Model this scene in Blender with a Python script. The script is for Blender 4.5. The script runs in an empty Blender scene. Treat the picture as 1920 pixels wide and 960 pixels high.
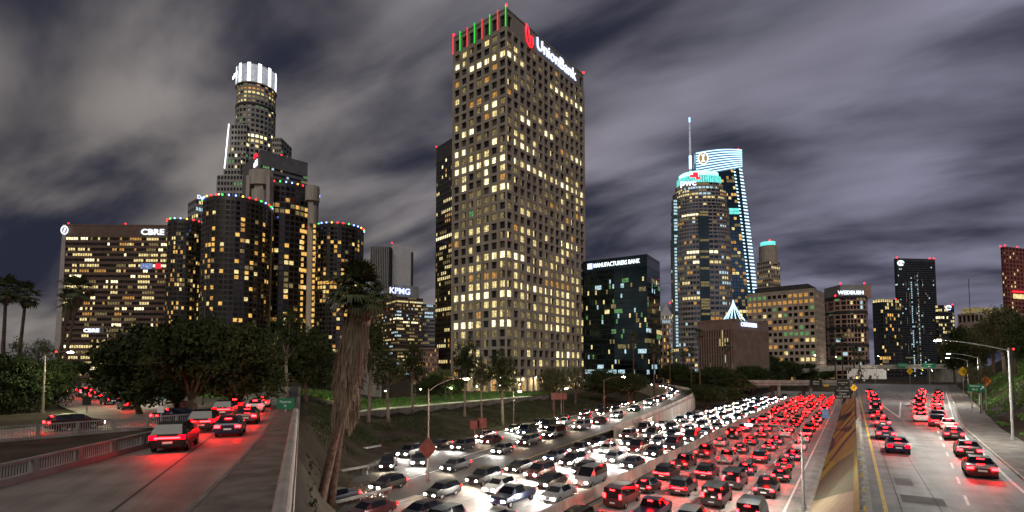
import bpy, math, random
from mathutils import Vector, Matrix, noise
R = math.radians
rng = random.Random(11)
scene = bpy.context.scene
col = scene.collection

# ------------------------------------------------------------------ camera
CAM_Z, F, PITCH, SHIFT = 13.0, 960.0, R(3.0), 160.0
cam_d = bpy.data.cameras.new('camera')
cam_d.sensor_width = 36.0
cam_d.lens = 36.0 * F / 1920.0
cam_d.shift_y = SHIFT / 1920.0
cam_d.clip_start = 0.2
cam_d.clip_end = 9000
cam = bpy.data.objects.new('camera', cam_d)
cam.location = (0, 0, CAM_Z)
cam.rotation_euler = (R(90) + PITCH, 0, 0)
col.objects.link(cam)
scene.camera = cam

# ------------------------------------------------------------------ world: night sky with city-lit cloud
world = bpy.data.worlds.new('World')
scene.world = world
world.use_nodes = True
wt = world.node_tree
wt.nodes.clear()
def wn(t, **k):
    n = wt.nodes.new(t)
    for a, b in k.items():
        setattr(n, a, b)
    return n
def wl(a, b): wt.links.new(a, b)
w_out = wn('ShaderNodeOutputWorld')
sky = wn('ShaderNodeTexSky')
sky.sky_type = 'NISHITA'
sky.sun_disc = False
SUN_EL, SUN_ROT = R(-5.0), R(200)
sky.sun_elevation = SUN_EL
sky.sun_rotation = SUN_ROT
bg_sky = wn('ShaderNodeBackground'); bg_sky.inputs[1].default_value = 0.05
wl(sky.outputs[0], bg_sky.inputs[0])
tc = wn('ShaderNodeTexCoord')
sep = wn('ShaderNodeSeparateXYZ'); wl(tc.outputs['Generated'], sep.inputs[0])
def wmath(op, a, b):
    n = wn('ShaderNodeMath', operation=op)
    for i, v in enumerate((a, b)):
        if isinstance(v, (int, float)): n.inputs[i].default_value = v
        else: wl(v, n.inputs[i])
    return n.outputs[0]
zc = wmath('ADD', wmath('MAXIMUM', sep.outputs[2], 0.0), 0.34)
cx = wmath('DIVIDE', sep.outputs[0], zc)
cy = wmath('DIVIDE', sep.outputs[1], zc)
comb = wn('ShaderNodeCombineXYZ'); wl(cx, comb.inputs[0]); wl(cy, comb.inputs[1])
rotn = wn('ShaderNodeVectorRotate'); rotn.rotation_type = 'Z_AXIS'
wl(comb.outputs[0], rotn.inputs['Vector']); rotn.inputs['Angle'].default_value = R(30)
mp = wn('ShaderNodeMapping'); wl(rotn.outputs[0], mp.inputs[0])
mp.inputs['Scale'].default_value = (0.9, 2.0, 1.0)
mp.inputs['Location'].default_value = (3.1, 0.9, 0.0)
nz = wn('ShaderNodeTexNoise'); wl(mp.outputs[0], nz.inputs['Vector'])
nz.inputs['Scale'].default_value = 1.75; nz.inputs['Detail'].default_value = 5.0
nz.inputs['Roughness'].default_value = 0.48; nz.inputs['Distortion'].default_value = 0.25
rmp = wn('ShaderNodeValToRGB'); wl(nz.outputs['Fac'], rmp.inputs[0])
rmp.color_ramp.interpolation = 'EASE'
e = rmp.color_ramp.elements
e[0].position, e[0].color = 0.33, (0, 0, 0, 1)
e[1].position, e[1].color = 0.66, (1, 1, 1, 1)
# warm (sodium lit) towards one bank of cloud, mauve in the other
nz2 = wn('ShaderNodeTexNoise'); wl(comb.outputs[0], nz2.inputs['Vector'])
nz2.inputs['Scale'].default_value = 0.35; nz2.inputs['Detail'].default_value = 1.0
hm = wn('ShaderNodeMapRange'); hm.interpolation_type = 'SMOOTHSTEP'; wl(wmath('ADD', cx, wmath('MULTIPLY', nz2.outputs['Fac'], 1.2)), hm.inputs[0])
hm.inputs[1].default_value = -0.6; hm.inputs[2].default_value = 1.7; hm.inputs[3].default_value = 0.0; hm.inputs[4].default_value = 1.0
hue = wn('ShaderNodeMixRGB'); wl(hm.outputs[0], hue.inputs[0])
hue.inputs[1].default_value = (0.225, 0.204, 0.190, 1)
hue.inputs[2].default_value = (0.205, 0.202, 0.278, 1)
fine = wn('ShaderNodeTexNoise'); wl(mp.outputs[0], fine.inputs['Vector'])
fine.inputs['Scale'].default_value = 3.4; fine.inputs['Detail'].default_value = 2.0
fine_m = wn('ShaderNodeMapRange'); wl(fine.outputs['Fac'], fine_m.inputs[0])
fine_m.inputs[1].default_value = 0.25; fine_m.inputs[2].default_value = 0.75
fine_m.inputs[3].default_value = 0.72; fine_m.inputs[4].default_value = 1.2
shade = wn('ShaderNodeMixRGB', blend_type='MULTIPLY'); shade.inputs[0].default_value = 1.0
wl(hue.outputs[0], shade.inputs[1]); wl(fine_m.outputs[0], shade.inputs[2])
clouds = wn('ShaderNodeMixRGB'); wl(rmp.outputs[0], clouds.inputs[0])
clouds.inputs[1].default_value = (0.020, 0.022, 0.040, 1)
wl(shade.outputs[0], clouds.inputs[2])
bg_cl = wn('ShaderNodeBackground'); bg_cl.inputs[1].default_value = 1.06
wl(clouds.outputs[0], bg_cl.inputs[0])
addw = wn('ShaderNodeAddShader')
wl(bg_sky.outputs[0], addw.inputs[0]); wl(bg_cl.outputs[0], addw.inputs[1])
wl(addw.outputs[0], w_out.inputs[0])

# soft glow of the city behind the camera (one weak, very wide sun)
sun_d = bpy.data.lights.new('city_glow_sun', 'SUN')
sun_d.energy = 1.2
sun_d.angle = R(40)
sun_d.color = (1.0, 0.90, 0.77)
sun = bpy.data.objects.new('city_glow_sun', sun_d)
sun.rotation_euler = (R(50), 0, R(-6))
col.objects.link(sun)

vs = scene.view_settings
vs.view_transform = 'Standard'; vs.look = 'None'; vs.exposure = 0.0; vs.gamma = 1.0
vs.use_curve_mapping = False
scene.cycles.use_denoising = True
scene.cycles.max_bounces = 5
scene.cycles.diffuse_bounces = 2
scene.cycles.glossy_bounces = 3
scene.cycles.transparent_max_bounces = 6
scene.cycles.sample_clamp_indirect = 2.0
scene.cycles.caustics_reflective = False
scene.cycles.caustics_refractive = False

# ------------------------------------------------------------------ pixel <-> place helpers (for laying the place out)
def ray(u, v):
    x = (u - 960) / F; y = (480 - v + SHIFT) / F
    c, s = math.cos(PITCH), math.sin(PITCH)
    return Vector((x, c - y * s, s + y * c))
def at(u, v, Y):
    d = ray(u, v); k = Y / d.y
    return Vector((d.x * k, Y, CAM_Z + d.z * k))
def zat(v, Y): return at(960, v, Y).z
def on(u, v, z):
    d = ray(u, v); k = (z - CAM_Z) / d.z
    return Vector((d.x * k, d.y * k, z))
def xat(u, v, Y): return at(u, v, Y).x
# the freeway's own frame: t along, o to the right
DX, DY = 0.554, 0.8325
def fw(t, o, z=0.0): return Vector((DX * t + DY * o, DY * t - DX * o, z))
def fw_inv(x, y): return (DX * x + DY * y, DY * x - DX * y)
# the street on the bridge at the left
EX, EY = -0.379, 0.9254
def st(t, o, z=8.0): return Vector((EX * t + EY * o, EY * t - EX * o, z))
def st_inv(x, y): return (EX * x + EY * y, EY * x - EX * y)
def sm(a, b, x):
    k = min(1.0, max(0.0, (x - a) / (b - a))); return k * k * (3 - 2 * k)
def oedge(t):
    if t < 45: return 9.3
    if t < 91: return 9.3 + (t - 45) * 0.054
    return 11.8 + (t - 91) * 0.108
ZR = 5.0
def height(x, y):
    t, o = fw_inv(x, y); t2, o2 = st_inv(x, y)
    far = sm(330, 420, t)
    base = 0.0
    if o < -66: base = 2.2 * sm(-66, -86, o) + (1.1 if o < -87.5 else 0.0)
    if o > -3.6:
        base = (ZR - 0.3) * min(1.0, max(0.0, (o - 0.3) / 1.2)) if o < 4 else ZR
        eg = oedge(t) + 4.2
        if o > eg: base = ZR + min(19.0, 0.15 + (o - eg) * 0.72 * sm(-2, 7, o - eg) )
    base = base * (1 - far) + 2.6 * far
    w = 2.2 + max(0.0, t2 - 58) * 0.34
    left = 7.35 * sm(0.7 + w, -0.9, o2) * (1 - 0.5 * sm(200, 330, y))
    return max(base, left)

# ------------------------------------------------------------------ materials
MATS = {}
def nodes_of(name):
    m = bpy.data.materials.new(name); m.use_nodes = True
    nt = m.node_tree; b = nt.nodes['Principled BSDF']
    MATS[name] = m
    return m, nt, b
def surf(name, c1, c2=None, scale=1.0, rough=0.8, spec=0.3, metal=0.0, bump=0.0, detail=5.0, stretch=(1, 1, 1), bscale=None, lo=0.35, hi=0.65, coat=0.0):
    m, nt, b = nodes_of(name)
    b.inputs['Roughness'].default_value = rough
    b.inputs['Specular IOR Level'].default_value = spec
    b.inputs['Metallic'].default_value = metal
    b.inputs['Coat Weight'].default_value = coat
    if c2 is None:
        b.inputs['Base Color'].default_value = (*c1, 1)
    g = nt.nodes.new('ShaderNodeNewGeometry')
    mp_ = nt.nodes.new('ShaderNodeMapping'); mp_.inputs['Scale'].default_value = stretch
    nt.links.new(g.outputs['Position'], mp_.inputs[0])
    if c2 is not None:
        n = nt.nodes.new('ShaderNodeTexNoise'); nt.links.new(mp_.outputs[0], n.inputs['Vector'])
        n.inputs['Scale'].default_value = scale; n.inputs['Detail'].default_value = detail
        n.inputs['Roughness'].default_value = 0.6
        r = nt.nodes.new('ShaderNodeValToRGB'); nt.links.new(n.outputs['Fac'], r.inputs[0])
        r.color_ramp.elements[0].position = lo; r.color_ramp.elements[0].color = (*c1, 1)
        r.color_ramp.elements[1].position = hi; r.color_ramp.elements[1].color = (*c2, 1)
        nt.links.new(r.outputs[0], b.inputs['Base Color'])
    if bump:
        n2 = nt.nodes.new('ShaderNodeTexNoise'); nt.links.new(mp_.outputs[0], n2.inputs['Vector'])
        n2.inputs['Scale'].default_value = bscale or scale * 6; n2.inputs['Detail'].default_value = 4
        bp = nt.nodes.new('ShaderNodeBump'); bp.inputs['Strength'].default_value = bump
        nt.links.new(n2.outputs['Fac'], bp.inputs['Height']); nt.links.new(bp.outputs[0], b.inputs['Normal'])
    return m
def lit(name, c, s, vary=0.0, scale=0.9, sample=False, base=(0.02, 0.02, 0.02)):
    """a light-giving surface; vary > 0 breaks a lit room up into lamps, blinds and furniture"""
    m, nt, b = nodes_of(name)
    b.inputs['Base Color'].default_value = (*base, 1)
    b.inputs['Roughness'].default_value = 0.25
    b.inputs['Emission Color'].default_value = (*c, 1)
    b.inputs['Emission Strength'].default_value = s
    if vary:
        g = nt.nodes.new('ShaderNodeNewGeometry')
        mp_ = nt.nodes.new('ShaderNodeMapping'); mp_.inputs['Scale'].default_value = (1, 1, 1.5)
        nt.links.new(g.outputs['Position'], mp_.inputs[0])
        n = nt.nodes.new('ShaderNodeTexNoise'); nt.links.new(mp_.outputs[0], n.inputs['Vector'])
        n.inputs['Scale'].default_value = scale; n.inputs['Detail'].default_value = 3
        r = nt.nodes.new('ShaderNodeMapRange'); nt.links.new(n.outputs['Fac'], r.inputs[0])
        r.inputs[1].default_value = 0.3; r.inputs[2].default_value = 0.68
        r.inputs[3].default_value = s * (1 - vary); r.inputs[4].default_value = s * (1 + vary)
        nt.links.new(r.outputs[0], b.inputs['Emission Strength'])
    m.cycles.emission_sampling = 'FRONT' if sample else 'NONE'
    return m

surf('asphalt', (0.045, 0.043, 0.042), (0.085, 0.08, 0.076), 0.35, 0.75, 0.4, bump=0.12, bscale=9, stretch=(1, 1, 1))
def road_concrete(name, c1, c2, ang=math.atan2(DX, DY)):
    """grooved road concrete with dark wheel tracks running along the freeway"""
    m, nt, b = nodes_of(name)
    b.inputs['Roughness'].default_value = 0.62; b.inputs['Specular IOR Level'].default_value = 0.4
    g = nt.nodes.new('ShaderNodeNewGeometry')
    vr = nt.nodes.new('ShaderNodeVectorRotate'); vr.rotation_type = 'Z_AXIS'
    vr.inputs['Angle'].default_value = ang
    nt.links.new(g.outputs['Position'], vr.inputs['Vector'])
    mp_ = nt.nodes.new('ShaderNodeMapping'); mp_.inputs['Scale'].default_value = (0.85, 0.03, 1)
    nt.links.new(vr.outputs[0], mp_.inputs[0])
    n = nt.nodes.new('ShaderNodeTexNoise'); nt.links.new(mp_.outputs[0], n.inputs['Vector'])
    n.inputs['Scale'].default_value = 1.0; n.inputs['Detail'].default_value = 6; n.inputs['Roughness'].default_value = 0.65
    n2 = nt.nodes.new('ShaderNodeTexNoise'); nt.links.new(g.outputs['Position'], n2.inputs['Vector'])
    n2.inputs['Scale'].default_value = 0.45; n2.inputs['Detail'].default_value = 6
    mx = nt.nodes.new('ShaderNodeMath'); mx.operation = 'ADD'
    nt.links.new(n.outputs['Fac'], mx.inputs[0]); nt.links.new(n2.outputs['Fac'], mx.inputs[1])
    r = nt.nodes.new('ShaderNodeValToRGB')
    hv = nt.nodes.new('ShaderNodeMath'); hv.operation = 'MULTIPLY'; hv.inputs[1].default_value = 0.5
    nt.links.new(mx.outputs[0], hv.inputs[0]); nt.links.new(hv.outputs[0], r.inputs[0])
    r.color_ramp.elements[0].position = 0.36; r.color_ramp.elements[0].color = (*c1, 1)
    r.color_ramp.elements[1].position = 0.62; r.color_ramp.elements[1].color = (*c2, 1)
    nt.links.new(r.outputs[0], b.inputs['Base Color'])
    return m
road_concrete('road_concrete', (0.15, 0.145, 0.138), (0.34, 0.33, 0.315))
road_concrete('worn_concrete', (0.085, 0.084, 0.08), (0.24, 0.235, 0.225))
road_concrete('street_asphalt', (0.12, 0.105, 0.088), (0.25, 0.22, 0.185), math.atan2(EX, EY))
surf('patch', (0.08, 0.076, 0.07), (0.13, 0.122, 0.115), 0.8, 0.8)
surf('joint', (0.05, 0.048, 0.045))
surf('sidewalk', (0.09, 0.08, 0.066), (0.17, 0.15, 0.125), 0.9, 0.85, bump=0.1, stretch=(1, 1, 1))
surf('pale_walk', (0.2, 0.19, 0.17), (0.3, 0.285, 0.26), 0.8, 0.85, bump=0.1)
surf('concrete', (0.21, 0.195, 0.17), (0.34, 0.32, 0.285), 0.5, 0.8, bump=0.15, stretch=(1, 1, 0.35))
surf('dark_concrete', (0.10, 0.09, 0.08), (0.19, 0.175, 0.155), 0.6, 0.85, bump=0.15, stretch=(1, 1, 0.3))
surf('barrier', (0.24, 0.225, 0.195), (0.42, 0.4, 0.35), 0.7, 0.8, bump=0.15, stretch=(1, 1, 0.4))
surf('white_paint', (0.55, 0.55, 0.53), (0.78, 0.77, 0.74), 1.7, 0.6)
surf('yellow_paint', (0.5, 0.33, 0.05), (0.66, 0.45, 0.08), 1.7, 0.6)
surf('earth', (0.028, 0.022, 0.015), (0.06, 0.047, 0.032), 0.25, 0.95, 0.1, bump=0.5, bscale=2.5)
surf('grass_leaf', (0.05, 0.12, 0.02), (0.11, 0.21, 0.035), 0.5, 0.6, 0.3)
surf('lawn', (0.03, 0.065, 0.015), (0.06, 0.11, 0.025), 0.6, 0.9, 0.2, bump=0.4, bscale=6)
surf('leaf', (0.022, 0.034, 0.012), (0.05, 0.064, 0.024), 0.6, 0.75, 0.1)
surf('leaf_olive', (0.055, 0.065, 0.03), (0.10, 0.105, 0.05), 0.6, 0.75, 0.1)
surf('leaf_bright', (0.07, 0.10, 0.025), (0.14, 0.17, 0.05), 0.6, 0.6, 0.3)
surf('palm_leaf', (0.035, 0.05, 0.02), (0.075, 0.09, 0.035), 0.9, 0.55, 0.3)
surf('dead_frond', (0.10, 0.078, 0.055), (0.2, 0.16, 0.115), 1.6, 0.9, 0.1, stretch=(1, 1, 0.25))
surf('bark', (0.06, 0.043, 0.032), (0.13, 0.1, 0.075), 2.0, 0.9, 0.1, bump=0.5, bscale=7, stretch=(1, 1, 0.5))
surf('pale_bark', (0.14, 0.11, 0.085), (0.24, 0.2, 0.16), 1.5, 0.9, 0.1, bump=0.3, bscale=6, stretch=(1, 1, 0.4))
surf('palm_bark', (0.05, 0.03, 0.024), (0.13, 0.085, 0.065), 3.0, 0.9, 0.1, bump=0.9, bscale=7)
surf('steel', (0.3, 0.31, 0.31), (0.42, 0.43, 0.42), 1.2, 0.5, 0.5, metal=0.2)
surf('pole_brown', (0.16, 0.13, 0.1), (0.24, 0.2, 0.16), 1.2, 0.6, 0.4)
surf('dark_metal', (0.03, 0.03, 0.032), (0.05, 0.05, 0.052), 1.2, 0.5, 0.5)
surf('rust_paint', (0.12, 0.058, 0.048), (0.19, 0.09, 0.072), 1.5, 0.7)
surf('red_reflector', (0.45, 0.03, 0.02))
surf('yellow_reflector', (0.8, 0.55, 0.03))
surf('sign_green', (0.01, 0.16, 0.075), (0.015, 0.2, 0.09), 1.5, 0.5)
surf('sign_black', (0.015, 0.018, 0.017), (0.03, 0.034, 0.03), 1.5, 0.5)
surf('sign_yellow', (0.75, 0.42, 0.01), (0.8, 0.5, 0.03), 1.5, 0.5)
surf('sign_orange', (0.75, 0.16, 0.02), (0.8, 0.2, 0.03), 1.5, 0.5)
surf('sign_blue', (0.12, 0.3, 0.6), (0.2, 0.4, 0.7), 1.5, 0.5)
surf('sign_white', (0.7, 0.7, 0.68), (0.8, 0.8, 0.78), 1.5, 0.5)
surf('sign_graffiti', (0.03, 0.03, 0.03), (0.62, 0.62, 0.6), 0.75, 0.5, lo=0.47, hi=0.5, stretch=(1, 1, 0.5))
surf('tyre', (0.012, 0.012, 0.012), (0.02, 0.02, 0.02), 3, 0.85)
surf('rim', (0.35, 0.35, 0.36), None, rough=0.35, metal=0.8)
surf('car_glass', (0.006, 0.007, 0.009), None, rough=0.06, spec=0.6)
CARCOL = {'black': (0.008, 0.008, 0.009), 'dark grey': (0.035, 0.036, 0.04), 'silver': (0.28, 0.29, 0.3), 'white': (0.6, 0.6, 0.58), 'dark blue': (0.012, 0.022, 0.06), 'maroon': (0.07, 0.01, 0.012)}
for k, c in CARCOL.items(): surf('car_' + k, c, None, rough=0.32, spec=0.5, metal=0.25, coat=0.6)
lit('tail_dim', (1.0, 0.0, 0.001), 60.0, sample=True, base=(0.3, 0, 0))
lit('tail_red', (1.0, 0.002, 0.0026), 190.0, sample=True, base=(0.3, 0, 0))
lit('head_warm', (1.0, 0.84, 0.6), 420.0, sample=True, base=(0.5, 0.5, 0.5))
lit('head_white', (1.0, 0.95, 0.86), 900.0, sample=True, base=(0.5, 0.5, 0.5))
lit('head_soft', (1.0, 0.9, 0.75), 45.0, sample=True, base=(0.5, 0.5, 0.5))
lit('lamp_white', (1.0, 0.98, 0.88), 7000.0, sample=True)
lit('lamp_near', (1.0, 0.95, 0.8), 2800.0, sample=True)
lit('lamp_small', (0.95, 1.0, 0.6), 1500.0, sample=True)
lit('rail_lamp', (0.95, 1.0, 0.6), 420.0, sample=True)
lit('arcade_lamp', (1.0, 0.78, 0.45), 900.0, sample=True)
lit('signal_red', (1, 0.01, 0.01), 14.0, sample=True)
lit('signal_amber', (1, 0.38, 0.03), 40.0, sample=True)
lit('signal_green', (0.02, 1, 0.45), 8.0)
# building fabric
surf('bank_stone', (0.25, 0.222, 0.182), (0.345, 0.31, 0.258), 0.25, 0.85, stretch=(1, 1, 0.25))
surf('bank_panel', (0.21, 0.2, 0.175), (0.27, 0.255, 0.225), 0.25, 0.85, stretch=(1, 1, 0.25))
surf('louvre', (0.02, 0.02, 0.021), (0.04, 0.04, 0.042), 1.0, 0.6)
surf('brown_band', (0.10, 0.062, 0.048), (0.14, 0.09, 0.07), 0.3, 0.6)
surf('pale_fin', (0.3, 0.27, 0.26), (0.38, 0.35, 0.33), 0.3, 0.7)
surf('roof_dark', (0.03, 0.03, 0.031), (0.06, 0.058, 0.055), 0.2, 0.9)
surf('hotel_skin', (0.03, 0.026, 0.023), (0.05, 0.044, 0.038), 0.2, 0.35, 0.5)
surf('mirror_bronze', (0.10, 0.085, 0.07), (0.17, 0.145, 0.12), 0.12, 0.06, 0.5, metal=1.0)
surf('mirror_teal', (0.06, 0.095, 0.105), (0.11, 0.16, 0.175), 0.12, 0.05, 0.5, metal=1.0)
surf('mirror_blue', (0.12, 0.2, 0.27), (0.2, 0.31, 0.4), 0.12, 0.08, 0.5, metal=1.0)
surf('hotel_concrete', (0.3, 0.27, 0.23), (0.4, 0.37, 0.32), 0.3, 0.85, stretch=(1, 1, 0.3))
surf('granite_pale', (0.24, 0.235, 0.215), (0.33, 0.32, 0.3), 0.15, 0.75)
surf('citi_grey', (0.1, 0.1, 0.105), (0.14, 0.14, 0.145), 0.2, 0.6)
surf('black_tower', (0.016, 0.014, 0.013), (0.028, 0.025, 0.022), 0.2, 0.3, 0.5)
surf('green_black_glass', (0.008, 0.016, 0.018), (0.016, 0.026, 0.03), 0.2, 0.12, 0.55)
surf('pwc_stone', (0.2, 0.18, 0.17), (0.28, 0.25, 0.24), 0.2, 0.75)
surf('teal_glass', (0.02, 0.07, 0.085), (0.03, 0.10, 0.12), 0.3, 0.12, 0.6)
surf('sail_glass', (0.018, 0.04, 0.055), (0.03, 0.06, 0.075), 0.2, 0.1, 0.6)
surf('beige_stone', (0.3, 0.24, 0.19), (0.38, 0.31, 0.25), 0.2, 0.8)
surf('brown_stone', (0.17, 0.12, 0.10), (0.23, 0.17, 0.14), 0.2, 0.8)
surf('pink_stone', (0.30, 0.185, 0.15), (0.38, 0.25, 0.2), 0.2, 0.8)
surf('grey_stone', (0.2, 0.2, 0.2), (0.27, 0.27, 0.27), 0.2, 0.8)
surf('white_wall', (0.42, 0.42, 0.43), (0.5, 0.5, 0.51), 0.2, 0.8)
surf('slate_tower', (0.035, 0.04, 0.048), (0.055, 0.06, 0.07), 0.2, 0.5)
surf('red_stone', (0.2, 0.06, 0.055), (0.27, 0.09, 0.08), 0.2, 0.8)
surf('glass_dark', (0.035, 0.034, 0.033), (0.085, 0.082, 0.08), 0.25, 0.08, 0.5, metal=0.8)
surf('glass_blind', (0.07, 0.06, 0.04), (0.12, 0.1, 0.07), 0.4, 0.3, 0.4)
lit('lit_warm', (1.0, 0.80, 0.34), 0.9, 0.65)
lit('lit_bright', (1.0, 0.88, 0.5), 1.9, 0.55)
lit('lit_dim', (0.72, 0.55, 0.22), 0.26, 0.7)
lit('lit_orange', (1.0, 0.5, 0.12), 0.5, 0.6)
lit('lit_amber', (1.0, 0.56, 0.13), 0.9, 0.5, 0.6)
lit('lit_cool', (0.62, 0.9, 1.0), 0.75, 0.6)
lit('lit_green', (0.35, 0.85, 0.3), 0.28, 0.7)
lit('crown_white', (0.95, 0.97, 1.0), 2.4, 0.25, 0.3)
lit('crown_grey', (0.72, 0.76, 0.86), 0.45, 0.3, 0.3)
lit('teal_glow', (0.18, 0.9, 0.82), 1.1, 0.35, 0.4)
lit('teal_bright', (0.45, 1.0, 0.92), 2.3, 0.3, 0.4)
lit('led_white', (0.5, 0.8, 1.0), 2.5)
lit('led_blue', (0.25, 0.5, 0.8), 0.4)
lit('sign_blue_white', (0.6, 0.68, 1.0), 1.9)
lit('sign_cold_white', (0.82, 0.92, 1.0), 2.0)
lit('sign_red', (1.0, 0.012, 0.03), 2.2)
lit('sign_gold', (0.7, 0.45, 0.12), 0.6)
lit('beacon_red', (1.0, 0.01, 0.02), 7.0)
lit('pole_red', (1.0, 0.03, 0.05), 1.3)
lit('pole_green', (0.02, 0.95, 0.05), 1.0)
lit('bulb_red', (1, 0.02, 0.02), 5); lit('bulb_green', (0.05, 1, 0.1), 3.2); lit('bulb_blue', (0.15, 0.25, 1), 7); lit('bulb_amber', (1, 0.45, 0.05), 5)
lit('screen_blue', (0.3, 0.42, 0.85), 0.6, 0.8, 0.8); lit('screen_red', (1, 0.02, 0.06), 0.9)

def M(n): return MATS[n]

# paints of the mural on the concrete slope
for nm, c in (('mural_ochre', (0.30, 0.265, 0.10)), ('mural_yellow', (0.40, 0.37, 0.06)), ('mural_slate', (0.075, 0.068, 0.09)), ('mural_green', (0.13, 0.145, 0.105)), ('mural_beige', (0.36, 0.32, 0.225))):
    surf(nm, tuple(x * .78 for x in c), tuple(x * 1.12 for x in c), 0.8, 0.8, 0.2, detail=7, lo=.3, hi=.7)

# ------------------------------------------------------------------ mesh helpers
class MB:
    def __init__(s): s.v = []; s.f = []; s.m = []
    def quad(s, a, b, c, d, m=0):
        n = len(s.v); s.v += [tuple(a), tuple(b), tuple(c), tuple(d)]; s.f.append((n, n + 1, n + 2, n + 3)); s.m.append(m)
    def tri(s, a, b, c, m=0):
        n = len(s.v); s.v += [tuple(a), tuple(b), tuple(c)]; s.f.append((n, n + 1, n + 2)); s.m.append(m)
    def poly(s, pts, m=0):
        n = len(s.v); s.v += [tuple(p) for p in pts]; s.f.append(tuple(range(n, n + len(pts)))); s.m.append(m)
    def box8(s, p, m=0):
        """p: four bottom corners (ccw from above) then four top corners"""
        n = len(s.v); s.v += [tuple(q) for q in p]
        for f in ((3, 2, 1, 0), (4, 5, 6, 7), (0, 1, 5, 4), (1, 2, 6, 5), (2, 3, 7, 6), (3, 0, 4, 7)):
            s.f.append(tuple(n + i for i in f)); s.m.append(m)
    def box(s, x0, x1, y0, y1, z0, z1, m=0):
        s.box8([(x0, y0, z0), (x1, y0, z0), (x1, y1, z0), (x0, y1, z0), (x0, y0, z1), (x1, y0, z1), (x1, y1, z1), (x0, y1, z1)], m)
    def bar(s, a, b, wx, wz, m=0):
        """a straight bar from a to b, wx wide sideways and wz high, the line through its centre"""
        a = Vector(a); b = Vector(b); d = (b - a).normalized()
        up = Vector((0, 0, 1)) if abs(d.z) < 0.95 else Vector((0, 1, 0))
        x = d.cross(up).normalized() * wx / 2; z = x.cross(d).normalized() * wz / 2
        s.box8([a - x - z, a + x - z, b + x - z, b - x - z, a - x + z, a + x + z, b + x + z, b - x + z], m)
    def tube(s, pts, rad, seg=8, m=0, cap=True):
        pts = [Vector(p) for p in pts]; n0 = len(s.v); k = len(pts)
        if not isinstance(rad, (list, tuple)): rad = [rad] * k
        for i, p in enumerate(pts):
            d = (pts[min(i + 1, k - 1)] - pts[max(i - 1, 0)]).normalized()
            ref = Vector((0, 1, 0)) if abs(d.z) > 0.7 else Vector((0, 0, 1))
            x = d.cross(ref).normalized(); y = d.cross(x).normalized()
            for j in range(seg):
                a = 2 * math.pi * j / seg
                s.v.append(tuple(p + (x * math.cos(a) + y * math.sin(a)) * rad[i]))
        for i in range(k - 1):
            for j in range(seg):
                j2 = (j + 1) % seg
                s.f.append((n0 + i * seg + j, n0 + i * seg + j2, n0 + (i + 1) * seg + j2, n0 + (i + 1) * seg + j)); s.m.append(m)
        if cap:
            s.f.append(tuple(n0 + j for j in reversed(range(seg)))); s.m.append(m)
            s.f.append(tuple(n0 + (k - 1) * seg + j for j in range(seg))); s.m.append(m)
    def prism(s, pts, z0, z1, m=0, side=None, bottom=True):
        """an upright prism on a ccw outline"""
        k = len(pts)
        if bottom: s.poly([(p[0], p[1], z0) for p in reversed(pts)], m)
        s.poly([(p[0], p[1], z1) for p in pts], m)
        for i in range(k):
            a, b = pts[i], pts[(i + 1) % k]
            s.quad((a[0], a[1], z0), (b[0], b[1], z0), (b[0], b[1], z1), (a[0], a[1], z1), m if side is None else side)
    def ball(s, c, r, m=0, seg=8, rings=5):
        n0 = len(s.v); c = Vector(c)
        for i in range(rings + 1):
            th = math.pi * i / rings
            for j in range(seg):
                a = 2 * math.pi * j / seg
                s.v.append((c.x + r * math.sin(th) * math.cos(a), c.y + r * math.sin(th) * math.sin(a), c.z + r * math.cos(th)))
        for i in range(rings):
            for j in range(seg):
                j2 = (j + 1) % seg
                s.f.append((n0 + i * seg + j, n0 + (i + 1) * seg + j, n0 + (i + 1) * seg + j2, n0 + i * seg + j2)); s.m.append(m)
    def mesh(s, name, mats, smooth=False):
        me = bpy.data.meshes.new(name)
        me.from_pydata(s.v, [], s.f)
        for q in (mats if isinstance(mats, (list, tuple)) else [mats]): me.materials.append(M(q))
        if len(me.materials) > 1: me.polygons.foreach_set('material_index', s.m)
        if smooth: me.polygons.foreach_set('use_smooth', [True] * len(s.f))
        me.update()
        return me
    def build(s, name, mats, parent=None, smooth=False, loc=None, kind=None):
        return link(name, s.mesh(name, mats, smooth), parent, loc, kind)
def link(name, me, parent=None, loc=None, kind=None):
    o = bpy.data.objects.new(name, me); col.objects.link(o)
    if parent is not None: o.parent = parent
    if loc is not None: o.location = loc
    if kind: o['kind'] = kind
    return o
def tag(o, label, cat, group=None):
    o['label'] = label; o['category'] = cat
    if group: o['group'] = group
    return o
def thing(name, label, cat, loc=(0, 0, 0), rz=0.0, group=None):
    o = bpy.data.objects.new(name, None); o.empty_display_size = 0.5
    col.objects.link(o); o.location = loc; o.rotation_euler = (0, 0, rz)
    return tag(o, label, cat, group)
def structure(o): o['kind'] = 'structure'; return o
def text_mesh(s, size, extrude=0.05, sx=1.0, space=1.0, offset=0.0):
    cu = bpy.data.curves.new('lettering', 'FONT'); cu.body = s; cu.size = size; cu.extrude = extrude
    cu.align_x = 'CENTER'; cu.align_y = 'CENTER'; cu.space_character = space; cu.resolution_u = 3; cu.offset = offset
    ob = bpy.data.objects.new('lettering', cu)
    me = bpy.data.meshes.new_from_object(ob)
    if sx != 1.0: me.transform(Matrix.Diagonal((sx, 1, 1, 1)))
    bpy.data.objects.remove(ob); bpy.data.curves.remove(cu)
    return me
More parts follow.
